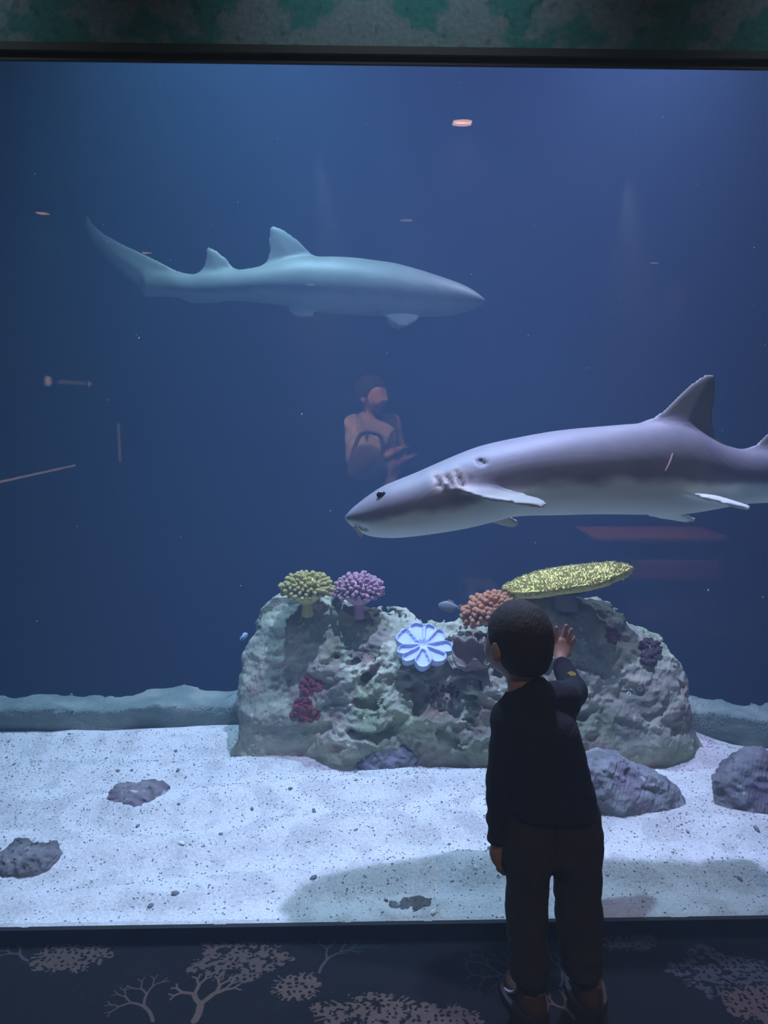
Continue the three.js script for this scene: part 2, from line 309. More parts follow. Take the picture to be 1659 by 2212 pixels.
// added spots in black snoots, kept unseen, brightening the adult, counter and wall
{
  const aim = [
    [V(-0.25, HY - 0.06, 2.15), V(-0.05, 1.2, 3.0), 70, 0.30, [1, 0.74, 0.56], 'added unseen spot to light the adult behind the viewer'],
    [V(1.5, HY - 0.06, 2.5), V(1.95, 0.6, 3.4), 90, 0.34, [1, 0.62, 0.42], 'added unseen spot to light the wooden counter'],
    [V(-1.3, HY - 0.06, 0.62), V(-1.2, 2.45, 0), 0.65, 0.85, [0.95, 1, 1], 'added unseen spot to light the wall over the left end of the window'],
    [V(0.1, HY - 0.06, 0.62), V(0.1, 2.45, 0), 0.65, 0.85, [0.95, 1, 1], 'added unseen spot to light the wall over the middle of the window'],
    [V(1.5, HY - 0.06, 0.62), V(1.4, 2.45, 0), 0.65, 0.85, [0.95, 1, 1], 'added unseen spot to light the wall over the right end of the window'],
  ];
  for (const [p, t, cd, cone, c, label] of aim) {
    const o = group('added_spot', label, 'spotlight', p, 'added spots on the hall ceiling'), head = new THREE.Group(); head.name = 'spot_head'; o.add(head);
    const d = t.clone().sub(p).normalize(); head.quaternion.setFromUnitVectors(V(0, -1, 0), d);
    put('snoot', new THREE.LatheGeometry([[0.001, 0.05], [0.04, 0.045], [0.045, 0.03], [0.045, -0.11], [0.041, -0.11], [0.041, 0.02]].map(q => new THREE.Vector2(...q)), 24), std({ color: rgb(0.015, 0.015, 0.015), roughness: 0.5 }), head);
    put('lamp_face', new THREE.CylinderGeometry(0.038, 0.038, 0.004, 20), std({ color: 0x000000, emissive: rgb(...c), emissiveIntensity: 3 }), head);
    put('stem', new THREE.CylinderGeometry(0.008, 0.008, HY - p.y + 0.02, 8).translate(0, (HY - p.y + 0.02) / 2, 0), std({ color: rgb(0.02, 0.02, 0.02) }), o);
    const l = new THREE.SpotLight(rgb(...c), cd, 0, cone, 0.7, 2); l.position.set(0, 0, 0).addScaledVector(d, 0.115); l.target.position.copy(t).sub(p); l.castShadow = true; l.shadow.radius = 1.2; l.name = 'lamp_beam'; o.add(l, l.target);
  }
}

// ================================================================ the reef rock
const RZ = -1.27;
const rockOutline = px(RZ, [[500, 1700], [519, 1640], [520, 1540], [528, 1440], [545, 1375], [568, 1328], [598, 1303], [650, 1300], [716, 1306], [736, 1336], [800, 1346], [872, 1340], [892, 1352], [905, 1376], [975, 1380], [1004, 1370], [1048, 1388], [1064, 1400], [1080, 1350], [1110, 1318], [1170, 1302], [1250, 1300], [1305, 1318], [1336, 1342], [1356, 1366], [1402, 1372], [1440, 1388], [1452, 1420], [1462, 1480], [1480, 1530], [1486, 1590], [1498, 1650], [1510, 1720]]);
rockOutline.unshift([rockOutline[0][0], -0.25]); rockOutline.push([rockOutline.at(-1)[0], -0.25]);
function rockField(x, y, z) {
  const dz = z - RZ + 0.05, back = dz < 0;
  const front = 0.34 - 0.30 * smooth(0.05, 0.85, y) + 0.05 * Math.sin(x * 2.1 + 0.6) - 0.05 * smooth(0.25, 0.55, Math.abs(x - 0.95) - 0.02);
  const e = sdPoly(rockOutline, x, y - (back ? 0 : -0.20 * dz)), q = back ? -dz - 0.15 : dz - front, R = 0.11;
  const a = e + R, b = q + R;
  return Math.min(Math.max(a, b), 0) + Math.hypot(Math.max(a, 0), Math.max(b, 0)) - R;
}
const rugged = (x, y) => smooth(-0.38, -0.1, x) * (1 - 0.55 * smooth(0.65, 0.95, x)) * smooth(0.02, 0.25, y);
function rockDist(x, y, z) {
  const d = rockField(x, y, z);
  if (Math.abs(d) > 0.13) return d;
  const k = rugged(x, y), wx = x + 0.03 * noise(x * 7, y * 7, z * 7), wy = y + 0.03 * noise(x * 7 + 9, y * 7, z * 7);
  const big = 0.035 * fbm(wx * 4.2, wy * 5.5, z * 4.2, 3), crag = ridge(wx * 9, wy * 13, z * 9, 4), hole = smooth(0.18, 0.5, noise(wx * 11 + 4, wy * 15, z * 11));
  return d + big - (0.006 + 0.016 * k) * crag + 0.05 * k * hole + (0.004 + 0.006 * k) * noise(x * 34, y * 34, z * 34) + (0.0025 + 0.004 * k) * noise(x * 58, y * 58, z * 58) + (0.0022 + 0.002 * k) * noise(x * 105, y * 105, z * 105) - (0.003 + 0.006 * k) * (1 - 2 * Math.abs(noise(x * 19, y * 30, z * 19)));
}
function rockHit(u, v) {
  const d = ray(u, v).normalize(); let t = 2.2;
  for (let i = 0; i < 300; i++) { const s = rockDist(EYE.x + d.x * t, EYE.y + d.y * t, EYE.z + d.z * t); if (s < 0.001 || t > 5) break; t += Math.max(s * 0.5, 0.0012); }
  const p = EYE.clone().addScaledVector(d, t), h = 0.012, n = V(rockDist(p.x + h, p.y, p.z) - rockDist(p.x - h, p.y, p.z), rockDist(p.x, p.y + h, p.z) - rockDist(p.x, p.y - h, p.z), rockDist(p.x, p.y, p.z + h) - rockDist(p.x, p.y, p.z - h)).normalize();
  return { p, n, t };
}
const rockRoot = group('reef_rock', 'big grey craggy reef rock carrying the corals, behind the child', 'rock', V(0.4, 0, RZ));
rockRoot.updateMatrixWorld();
const local = g => g.translate(-0.4, 0, -RZ);
{
  const tint = (x, y, z) => {
    const t = smooth(-0.5, 0.5, fbm(x * 5, y * 6, z * 5, 4)), g = smooth(0.0, 0.5, fbm(x * 3 + 7, y * 3, z * 3, 3)), r = smooth(0.35, 0.6, fbm(x * 6 + 20, y * 6, z * 6, 3)), w = smooth(0.36, 0.5, noise(x * 48, y * 48, z * 48)) * smooth(0.05, 0.3, noise(x * 6, y * 6 + 5, z * 6));
    let c = [mix(0.23, 0.44, t), mix(0.245, 0.45, t), mix(0.185, 0.33, t)];
    c = c.map((v, i) => mix(v, [0.25, 0.32, 0.17][i], g * 0.7)); c = c.map((v, i) => mix(v, [0.33, 0.21, 0.16][i], r * 0.5)); return c.map((v, i) => mix(v, [0.62, 0.62, 0.58][i], w * 0.7));
  };
  const g = nets((x, y, z) => Math.max(rockDist(x, y, z), -0.028 - y), [-0.75, -0.06, RZ - 0.42], [1.62, 0.92, RZ + 0.55], 0.0064, tint);
  put('rock_body', local(g), std({ vertexColors: true, bumpMap: gritMap, bumpScale: 0.005, roughness: 0.95 }), rockRoot);
}
// crusts and polyps growing on the rock face
function crust(name, label, spots, size, col, count, parent = rockRoot) {
  const list = [], ball = new THREE.IcosahedronGeometry(1, 1);
  for (const [u, v, ru, rv] of spots) for (let i = 0; i < count; i++) {
    const a = rnd() * 6.28, r = Math.sqrt(rnd()), h = rockHit(u + Math.cos(a) * r * ru, v + Math.sin(a) * r * rv), s = size * (0.5 + rnd());
    list.push(place(ball, h.p.clone().addScaledVector(h.n, s * 0.25), h.n.clone().add(V(rnd() - 0.5, rnd() - 0.5, rnd() - 0.5).multiplyScalar(0.7)), V(s, s * 1.1, s)));
  }
  const o = put(name, local(join(list)), std({ color: col, bumpMap: fineMap, bumpScale: 0.002 }), parent); stuff(o); o.userData.label = label; return o;
}
seed = 5;
crust('encrusting_coral', 'dark red knobbly crust on the left rock face', [[672, 1482, 26, 20], [655, 1522, 18, 16], [660, 1545, 32, 14]], 0.0072, rgb(0.46, 0.13, 0.13), 90);
crust('encrusting_coral', 'red crust below the yellow table coral', [[1322, 1372, 14, 18]], 0.0075, rgb(0.36, 0.12, 0.11), 50);
crust('encrusting_coral', 'dull purple crust on the rock shoulder', [[1404, 1398, 26, 16], [1398, 1424, 14, 12]], 0.010, rgb(0.17, 0.11, 0.125), 55);
crust('encrusting_coral', 'pinkish crust in the middle of the rock', [[960, 1500, 34, 28]], 0.008, rgb(0.23, 0.14, 0.125), 50);
{
  const white = std({ color: rgb(0.8, 0.82, 0.8), roughness: 0.6 });
  for (const [u, v, s] of [[757, 1523, 0.007], [775, 1526, 0.006], [785, 1524, 0.008], [1078, 1492, 0.006], [786, 1552, 0.004]]) { const h = rockHit(u, v); put('polyp', local(place(new THREE.SphereGeometry(1, 12, 8), h.p, h.n, V(s, s * 0.8, s))), white, rockRoot); }
  for (const [u, v, s] of [[1382, 1487, 0.009], [1358, 1500, 0.007]]) { const h = rockHit(u, v); put('ring_polyp', local(place(new THREE.TorusGeometry(s, s * 0.36, 8, 18).rotateX(Math.PI / 2), h.p.clone().addScaledVector(h.n, 0.004), h.n)), white, rockRoot); }
  // the open shell-like cup
  const h = rockHit(1022, 1440), pr = []; for (let i = 0; i <= 10; i++) { const t = i / 10; pr.push(new THREE.Vector2(0.02 + 0.065 * Math.pow(t, 0.6), 0.12 * t)); } for (let i = 10; i >= 0; i--) { const t = i / 10; pr.push(new THREE.Vector2(Math.max(0.001, 0.010 + 0.063 * Math.pow(t, 0.6)), 0.015 + 0.105 * t)); }
  const cup = new THREE.LatheGeometry(pr, 40), p = cup.attributes.position;
  for (let i = 0; i < p.count; i++) { const k = 0.86 + 0.45 * noise(p.getX(i) * 16, p.getY(i) * 10, p.getZ(i) * 16); p.setXYZ(i, p.getX(i) * k * 1.15, p.getY(i) * (1 + 0.45 * noise(p.getX(i) * 24, 2, p.getZ(i) * 24)), p.getZ(i) * k); }
  cup.computeVertexNormals();
  put('sponge_cup', local(place(cup, h.p.clone().add(V(0, -0.015, -0.02)), V(-0.1, 0.8, 0.55))), std({ color: rgb(0.40, 0.32, 0.27), bumpMap: gritMap, bumpScale: 0.012 }), rockRoot).userData.label = 'brown cup shaped sponge with ragged rim';
}
// ================================================================ corals on the rock
function bushCoral(u, v, w, hgt, z, label, col, tipR) {     // cup on a stalk, covered with knobbly fingers; px: foot and size
  const foot = onZ(u, v, z), s = -ray(u, v).z, k = (EYE.z - z) / (FOCAL * s), R = w / 2 * k, H = hgt * k;
  const o = group('finger_coral', label, 'coral', foot), m = std({ color: col, roughness: 0.8, bumpMap: fineMap, bumpScale: 0.002 });
  const pr = [[0.001, -0.03], [0.24 * R, -0.03], [0.22 * R, 0.02 * H], [0.23 * R, 0.16 * H], [0.34 * R, 0.24 * H], [0.62 * R, 0.38 * H], [0.86 * R, 0.55 * H], [0.88 * R, 0.62 * H], [0.78 * R, 0.76 * H], [0.5 * R, 0.88 * H], [0.001, 0.92 * H]];
  const cup = new THREE.LatheGeometry(new THREE.SplineCurve(pr.map(q => new THREE.Vector2(...q))).getPoints(34).map(q => new THREE.Vector2(Math.max(q.x, 0.0005), q.y)), 44);
  put('stalk', cup, m, o);
  const fingers = [], N = 130;
  for (let i = 0; i < N; i++) {
    const t = (i + 0.5) / N, ph = i * 2.39996, th = Math.acos(1 - 1.3 * t), sx = Math.sin(th), cy = Math.cos(th);
    const p0 = V(Math.cos(ph) * sx * R * 0.88, (0.60 + 0.32 * cy) * H, Math.sin(ph) * sx * R * 0.88), dir = V(Math.cos(ph) * sx, cy * 0.9 + 0.12, Math.sin(ph) * sx).normalize().add(V(rnd() - 0.5, rnd() - 0.5, rnd() - 0.5).multiplyScalar(0.55));
    const L = tipR * (1.0 + 1.7 * rnd()), r = tipR * (0.75 + 0.4 * rnd());
    fingers.push(place(new THREE.CapsuleGeometry(r, L, 3, 7).translate(0, L / 2, 0), p0, dir));
  }
  stuff(put('fingers', join(fingers), m, o)); return o;
}
bushCoral(664, 1316, 104, 76, -1.22, 'yellow finger coral on a pale stalk at the left rock top', rgb(0.78, 0.70, 0.22), 0.0100);
bushCoral(775, 1322, 98, 80, -1.28, 'pink finger coral standing beside the yellow finger coral', rgb(0.80, 0.48, 0.58), 0.0100);
{
  const o = bushCoral(1072, 1362, 104, 78, -1.2, 'orange finger coral half hidden behind the head of the child', rgb(0.95, 0.45, 0.22), 0.0125);
  o.rotation.z = 0.35;
}
{ // lobed blue coral, a flat flower of nine petals with raised rims
  const h = rockHit(912, 1412), c = onZ(914, 1396, h.p.z + 0.055), o = group('flower_coral', 'pale blue flower shaped coral plate with nine raised petals', 'coral', c), m = std({ color: rgb(0.50, 0.58, 0.86), roughness: 0.75, bumpMap: fineMap, bumpScale: 0.0012 });
  const N = 9, NA = 288, NR = 46, R0 = 0.134, pos = [], idx = [];
  const warp = a => (a / (2 * Math.PI) + 0.022 * Math.sin(a * 2 + 1) + 0.012 * Math.sin(a * 3 + 4)) * N, out = a => { const q = (warp(a) % 1 + 1) % 1 - 0.5; return R0 * (0.93 + 0.13 * noise(Math.cos(a) * 1.9, Math.sin(a) * 1.9, 3)) * (0.77 + 0.23 * Math.pow(Math.cos(q * Math.PI), 0.6)); };
  for (let j = 0; j <= NR; j++) for (let i = 0; i <= NA; i++) {
    const a = i / NA * 2 * Math.PI, R = out(a), r = R * j / NR, q = Math.abs((warp(a) % 1 + 1) % 1 - 0.5), e = Math.min((0.5 - q) * 2 * Math.PI / N * r * 1.15, (R - r) * 0.8) + 0.003 * noise(Math.cos(a) * r * 60, Math.sin(a) * r * 60, 5);
    const rim = 1 - smooth(0.0055, 0.0125, e), round = Math.sqrt(clamp(1 - Math.pow(1 - clamp((R - r) / 0.008), 2)));
    pos.push(Math.cos(a) * r, 0.006 + 0.013 * rim * smooth(0.004, 0.03, r) - 0.012 * (1 - round), Math.sin(a) * r);
  }
  const base = pos.length / 3; for (let i = 0; i <= NA; i++) { const a = i / NA * 2 * Math.PI, R = out(a); pos.push(Math.cos(a) * R * 0.94, -0.02, Math.sin(a) * R * 0.94); } pos.push(0, -0.03, 0);
  for (let j = 0; j < NR; j++) for (let i = 0; i < NA; i++) { const a = j * (NA + 1) + i, b = a + NA + 1; idx.push(a, a + 1, b, a + 1, b + 1, b); }
  for (let i = 0; i < NA; i++) { const a = NR * (NA + 1) + i, b = base + i; idx.push(a, a + 1, b, a + 1, b + 1, b, b, b + 1, base + NA + 1); }
  const g = new THREE.BufferGeometry(); g.setAttribute('position', new THREE.Float32BufferAttribute(pos, 3)); g.setIndex(idx); finish(g);
  const pl = put('petal_plate', g, m, o); pl.rotation.set(0.62, 0.2, -0.06); 
  put('stalk', place(new THREE.CylinderGeometry(0.022, 0.034, 0.12, 18).translate(0, -0.07, 0), V(0, 0, 0), V(-0.05, 0.7, 0.35)), m, o);
}
{ // yellow table coral
  const c = onZ(1222, 1252, -1.22), o = group('table_coral', 'broad yellow table coral plate tilted above the rock', 'coral', c), m = std({ color: rgb(0.74, 0.64, 0.18), roughness: 0.85, bumpMap: gritMap, bumpScale: 0.006 });
  const RX = 0.272, RZc = 0.165, plate = new THREE.Group(); plate.name = 'plate'; o.add(plate); plate.rotation.set(0.06, -0.12, 0.205);
  const out = a => 1 + 0.10 * noise(Math.cos(a) * 2.2, Math.sin(a) * 2.2, 6) + 0.05 * noise(Math.cos(a) * 7, Math.sin(a) * 7, 2) - 0.12 * Math.exp(-(((a - 1.75) / 0.18) ** 2));
  const g = new THREE.CylinderGeometry(1, 0.9, 1, 120, 1), topv = [];
  const pos = [], idx = [], NA = 160, NR = 26;
  for (let s = 0; s < 2; s++) for (let j = 0; j <= NR; j++) for (let i = 0; i <= NA; i++) { const a = i / NA * 2 * Math.PI, t = j / NR, q = out(a) * t * (s ? 0.97 : 1), x = Math.cos(a) * q * RX, z = Math.sin(a) * q * RZc; pos.push(x, s ? -0.016 - 0.03 * (1 - t * t) : 0.012 * t * t + 0.006 * noise(x * 18, 1, z * 18), z); }
  const H = (NR + 1) * (NA + 1);
  for (let j = 0; j < NR; j++) for (let i = 0; i < NA; i++) { const a = j * (NA + 1) + i, b = a + NA + 1; idx.push(a, a + 1, b, a + 1, b + 1, b, H + a, H + b, H + a + 1, H + a + 1, H + b, H + b + 1); }
  for (let i = 0; i < NA; i++) { const a = NR * (NA + 1) + i, b = H + a; idx.push(a, a + 1, b, a + 1, b + 1, b); }
  const pg = new THREE.BufferGeometry(); pg.setAttribute('position', new THREE.Float32BufferAttribute(pos, 3)); pg.setIndex(idx); finish(pg);
  put('plate_body', pg, m, plate);
  const tips = [], tip = new THREE.ConeGeometry(0.0036, 0.010, 5, 1).translate(0, 0.004, 0);
  seed = 99;
  for (let i = 0; i < 2400; i++) { const a = rnd() * 6.283, t = i < 420 ? 0.99 : Math.sqrt(rnd()), q = out(a) * t; tips.push(place(tip, V(Math.cos(a) * q * RX, 0.012 * t * t - (i < 420 ? rnd() * 0.014 : 0.001), Math.sin(a) * q * RZc), V(Math.cos(a) * t * t * 0.9 + rnd() - 0.5, i < 420 ? 0.5 : 1.2, Math.sin(a) * t * t * 0.9 + rnd() - 0.5), 0.7 + rnd() * 0.7)); }
  stuff(put('branch_tips', join(tips), m, plate));
  put('stalk', new THREE.LatheGeometry([[0.001, -0.13], [0.06, -0.13], [0.045, -0.08], [0.055, -0.055], [0.09, -0.048], [0.001, -0.048]].map(q => new THREE.Vector2(...q)), 30), std({ color: rgb(0.2, 0.22, 0.18), bumpMap: gritMap, bumpScale: 0.008 }), o);
}
// ================================================================ loose stones
for (const s of stones) {
  const [, , , , , sd, col, label, skew = 0] = s, rx = s.w / 2, rz = s.d / 2, ry = Math.max(s.h, 0.03), cr = 0.15 * Math.min(rx, 0.16);
  const f = (x, y, z) => {
    const b = ellipsoid(x + skew * y, y, z + 0.25 * y, rx, ry, rz); if (Math.abs(b) > cr * 2.5) return b;
    const q = 1 / rx; return b + cr * 0.9 * fbm(x * q * 1.3 + sd, y * q * 1.6, z * q * 1.3, 3) - cr * 0.55 * ridge(x * q * 2.6 + sd, y * q * 4, z * q * 2.6, 4) + cr * 0.2;
  };
  const g = nets(f, [-rx * 1.2, -0.06, -rz * 1.25], [rx * 1.2, ry * 1.35, rz * 1.25], rx > 0.12 ? 0.006 : 0.0045, (x, y, z) => {
    const t = smooth(-0.5, 0.5, fbm(x * 14 + sd, y * 18, z * 14, 4)), w = smooth(0.3, 0.5, noise(x * 60, y * 60, z * 60 + sd)) * smooth(0.1, 0.35, noise(x * 14 + sd, y * 14, z * 14)), p = smooth(0.15, 0.5, fbm(x * 7 + 30 + sd, y * 7, z * 7, 3));
    let c = col.map(v => v * mix(0.7, 1.25, t)); c = c.map((v, i) => mix(v, [0.20, 0.15, 0.21][i], p * 0.5)); return c.map(v => mix(v, 0.6, w * 0.7));
  });
  tag(put('stone', g, std({ vertexColors: true, bumpMap: gritMap, bumpScale: 0.007 }), scene), label, 'stone').position.copy(s.c).setY(sd === 17 ? SAND_Y - 0.024 : SAND_Y);
}
// ================================================================ sharks
const curve = pts => { const P = [...pts].sort((a, b) => a[0] - b[0]); return x => { let i = 0; while (i < P.length - 2 && x > P[i + 1][0]) i++; const a = P[Math.max(i - 1, 0)], b = P[i], c = P[i + 1], d = P[Math.min(i + 2, P.length - 1)], t = clamp((x - b[0]) / (c[0] - b[0])), w = c[0] - b[0], m0 = w * (c[1] - a[1]) / (c[0] - a[0] || 1), m1 = w * (d[1] - b[1]) / (d[0] - b[0] || 1), t2 = t * t, t3 = t2 * t; return (2 * t3 - 3 * t2 + 1) * b[1] + (t3 - 2 * t2 + t) * m0 + (3 * t2 - 2 * t3) * c[1] + (t3 - t2) * m1; }; };
function shark(name, label, z, S, cell, colours, bend) {
  const top = curve(px(z, S.top)), bot = curve(px(z, S.bottom)), wid = curve(S.width.map(([u, w]) => [onZ(u, 1000, z).x, w]));
  const xs = px(z, S.top).map(p => p[0]), x0 = Math.min(...xs), x1 = Math.max(...xs);
  const T = new Float32Array(600), B = new Float32Array(600), W = new Float32Array(600);
  for (let i = 0; i < 600; i++) { const x = mix(x0, x1, i / 599); T[i] = top(x); B[i] = bot(x); W[i] = Math.max(wid(x), 0.004); }
  const fins = S.fins.map(f => { const P = px(z, f.p), b = boundsOf(P); return { P, b, t: f.t ?? 0.012, k: f.k ?? 0.03 }; });
  // side fins: root point, span and trailing directions in space, outline in (span, trail)
  const wings = (S.wings ?? []).map(w => { const r = onZ(w.at[0], w.at[1], z); return { o: [r.x, r.y, w.side * w.out], s: V(...w.span).normalize(), t: V(...w.trail).normalize(), P: w.p, b: boundsOf(w.p), side: w.side, th: w.th ?? 0.009 }; });
  for (const w of wings) { w.n = new THREE.Vector3().crossVectors(w.s, w.t).normalize(); w.t = new THREE.Vector3().crossVectors(w.n, w.s); }
  const cuts = (S.cuts ?? []).map(c => ({ a: onZ(c[0], c[1], z), b: onZ(c[2], c[3], z), r: c[4], deep: c[5] }));
  const section = x => { const t = clamp((x - x0) / (x1 - x0)) * 599, i = Math.min(598, t | 0), q = t - i, a = mix(T[i], T[i + 1], q), b = mix(B[i], B[i + 1], q); return [(a + b) / 2, Math.max((a - b) / 2, 0.003), mix(W[i], W[i + 1], q)]; };
  const f = (x, y, zz) => {
    const [c, h, w] = section(x), dy = y - c, k0 = Math.hypot(dy / h, zz / w), k1 = Math.hypot(dy / h / h, zz / w / w);
    let d = k1 < 1e-6 ? -Math.min(h, w) : k0 * (k0 - 1) / k1;
    const over = Math.max(x0 - x, x - x1, 0); if (over > 0) d = Math.hypot(Math.max(d, 0), over);
    for (const fin of fins) {
      const [a, b, cc, e] = fin.b; if (x < a - 0.05 || x > b + 0.05 || y < cc - 0.05 || y > e + 0.05 || Math.abs(zz) > 0.09) continue;
      const s = sdPoly(fin.P, x, y), t = cell * 0.5 + Math.min(Math.max(-s, 0) * 0.16, fin.t); d = smin(d, Math.max(s, Math.abs(zz) - t), fin.k);
    }
    for (const w of wings) {
      const qx = x - w.o[0], qy = y - w.o[1], qz = zz - w.o[2], s = qx * w.s.x + qy * w.s.y + qz * w.s.z, t = qx * w.t.x + qy * w.t.y + qz * w.t.z, [a, b, cc, e] = w.b;
      if (s < a - 0.05 || s > b + 0.05 || t < cc - 0.05 || t > e + 0.05) continue;
      const n = Math.abs(qx * w.n.x + qy * w.n.y + qz * w.n.z); if (n > 0.06) continue;
      const e2 = sdPoly(w.P, s, t); d = smin(d, Math.max(e2, n - cell * 0.55 - Math.min(Math.max(-e2, 0) * 0.12, w.th)), 0.025);
    }
    for (const c of cuts) if (zz > 0) { const q = capsule(x, y, 0, [c.a.x, c.a.y, 0], [c.b.x, c.b.y, 0], c.r, c.r); if (q < 0.03 && d > -c.deep && d < 0.02) d = smax(d, Math.min(-q, d + c.deep), 0.008); }
    return d;
  };
  const all = [...fins.map(q => q.b)], lo = [Math.min(x0, ...all.map(b => b[0])) - 0.03, Math.min(...B, ...all.map(b => b[2])) - 0.08, -0.5], hi = [Math.max(x1, ...all.map(b => b[1])) + 0.03, Math.max(...T, ...all.map(b => b[3])) + 0.03, 0.5];
  const zMax = S.reach ?? 0.3; lo[2] = -zMax; hi[2] = zMax;
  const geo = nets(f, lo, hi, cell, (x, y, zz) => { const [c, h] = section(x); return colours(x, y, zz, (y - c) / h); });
  const mid = V((x0 + x1) / 2, (T[300] + B[300]) / 2, z), o = group(name, label, 'shark', mid);
  const p = geo.attributes.position; for (let i = 0; i < p.count; i++) p.setXYZ(i, p.getX(i) - mid.x, p.getY(i) - mid.y, p.getZ(i) + (bend ? bend(p.getX(i), x0, x1) : 0));
  geo.computeVertexNormals();
  put('body', geo, std({ vertexColors: true, roughness: 0.55, }), o);
  return { o, mid, section, z };
}
{
  const NZ = -0.34, P = (u, v) => onZ(u, v, NZ);
  const S = {
    top: [[744, 1116], [760, 1098], [790, 1074], [823, 1052], [860, 1036], [900, 1020], [950, 998], [1000, 977], [1040, 963], [1100, 949], [1200, 931], [1300, 921], [1400, 914], [1450, 916], [1500, 930], [1560, 960], [1600, 970], [1659, 975], [1760, 985], [1900, 1000], [2100, 1012]],
    bottom: [[744, 1118], [752, 1128], [770, 1142], [795, 1155], [840, 1160], [900, 1156], [1000, 1141], [1060, 1127], [1110, 1115], [1200, 1112], [1300, 1110], [1400, 1111], [1480, 1109], [1560, 1096], [1610, 1088], [1659, 1085], [1760, 1072], [1900, 1058], [2100, 1040]],
    width: [[744, 0.012], [760, 0.045], [790, 0.08], [840, 0.11], [920, 0.132], [1000, 0.140], [1150, 0.142], [1300, 0.138], [1450, 0.112], [1560, 0.085], [1659, 0.07], [1900, 0.045], [2100, 0.02]],
    fins: [
      { p: [[1385, 935], [1400, 913], [1442, 884], [1480, 848], [1512, 821], [1536, 806], [1554, 806], [1557, 826], [1553, 858], [1545, 895], [1546, 930], [1556, 960], [1578, 984], [1530, 985]], t: 0.017 },
      { p: [[1600, 990], [1630, 966], [1665, 935], [1700, 915], [1716, 916], [1712, 950], [1716, 980], [1740, 1000]], t: 0.012 },
      { p: [[1660, 1070], [1740, 1120], [1790, 1130], [1780, 1090], [1800, 1060]], t: 0.01 },
      { p: [[1880, 1010], [2000, 990], [2120, 950], [2220, 900], [2250, 905], [2220, 960], [2150, 1030], [2060, 1080], [2000, 1090], [1960, 1060]], t: 0.012 },
    ],
    wings: [
      { at: [1000, 1050], side: 1, out: 0.11, span: [0.80, -0.30, 0.55], trail: [1, 0.03, -0.35], p: [[-0.04, -0.06], [0.10, -0.055], [0.235, 0.02], [0.235, 0.055], [0.20, 0.075], [0.10, 0.06], [-0.04, 0.08]], th: 0.011 },
      { at: [1010, 1085], side: -1, out: 0.10, span: [0.62, -0.33, -0.55], trail: [1, -0.05, 0.35], p: [[-0.04, -0.06], [0.10, -0.055], [0.235, 0.02], [0.235, 0.055], [0.20, 0.075], [0.10, 0.06], [-0.04, 0.08]] },
      { at: [1470, 1060], side: 1, out: 0.07, span: [0.75, -0.36, 0.6], trail: [1, -0.12, -0.3], p: [[-0.03, -0.05], [0.06, -0.045], [0.17, 0.02], [0.165, 0.06], [0.08, 0.05], [-0.03, 0.06]], th: 0.009 },
      { at: [1420, 1098], side: -1, out: 0.05, span: [0.75, -0.28, -0.55], trail: [1, -0.05, 0.3], p: [[-0.03, -0.05], [0.06, -0.045], [0.17, 0.02], [0.165, 0.06], [0.08, 0.05], [-0.03, 0.06]] },
    ],
    cuts: [[936, 1036, 944, 1054, 0.0045, 0.009], [956, 1032, 966, 1054, 0.0045, 0.009], [976, 1026, 986, 1050, 0.0045, 0.009], [1024, 1001, 1031, 1005, 0.007, 0.010], [772, 1133, 792, 1140, 0.005, 0.012]],
    reach: 0.34,
  };
  const gills = [[941, 1045], [962, 1043], [981, 1040], [1027, 1003], [1003, 1033]].map(q => P(...q));
  const head = P(820, 1070), colours = (x, y, zz, s) => {
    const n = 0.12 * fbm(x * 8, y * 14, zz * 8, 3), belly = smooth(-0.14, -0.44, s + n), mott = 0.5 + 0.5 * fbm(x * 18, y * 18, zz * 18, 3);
    let c = [mix(0.215, 0.265, mott), mix(0.20, 0.24, mott), mix(0.22, 0.26, mott)]; c = c.map((v, i) => mix(v, [0.82, 0.88, 0.76][i], belly));  // belly pigment, brightened and tinted green to stand in for light off the sand
    if (Math.abs(s) > 1.25 || Math.abs(zz) > 0.150) c = c.map((v, i) => mix(v, [0.26, 0.25, 0.19][i], 0.75));
    if (zz > 0) { const q = Math.hypot((x - gills[1].x - 0.01) / 0.085, (y - gills[1].y) / 0.05) + 0.35 * fbm(x * 25, y * 25, 2, 3), k = smooth(1.1, 0.5, q); c = c.map((v, i) => mix(v, [0.50, 0.37, 0.32][i], 0.6 * k)); }
    if (zz > 0) for (const g of gills) { const q = Math.hypot((x - g.x) * 1.5, y - g.y); c = c.map(v => v * mix(0.5, 1, smooth(0.004, 0.02, q + 0.006 * noise(x * 90, y * 90, 1)))); }
    return c;
  };
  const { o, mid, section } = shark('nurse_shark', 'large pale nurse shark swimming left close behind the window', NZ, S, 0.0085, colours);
  const side = (u, v) => { const p = P(u, v), [c, h, w] = section(p.x), q = clamp(1 - ((p.y - c) / h) ** 2); return V(p.x - mid.x, p.y - mid.y, w * Math.sqrt(q)); };
  const e = side(823, 1069), eye = put('eye', new THREE.SphereGeometry(0.0125, 20, 14), std({ color: rgb(0.03, 0.03, 0.035), roughness: 0.2 }), o); eye.position.copy(e); eye.scale.set(1.25, 0.9, 0.6);
  const e2 = eye.clone(); e2.name = 'eye'; e2.position.z = -e.z; o.add(e2);
  for (const sg of [1, -1]) { const a = P(766, 1136), tube = new THREE.TubeGeometry(new THREE.CatmullRomCurve3([V(a.x, a.y, sg * 0.035), V(a.x + 0.012, a.y - 0.014, sg * 0.045), V(a.x + 0.022, a.y - 0.030, sg * 0.047)].map(q => q.sub(V(mid.x, mid.y, 0)))), 10, 0.0055, 8); put('barbel', tube, std({ color: rgb(0.5, 0.5, 0.46) }), o); }
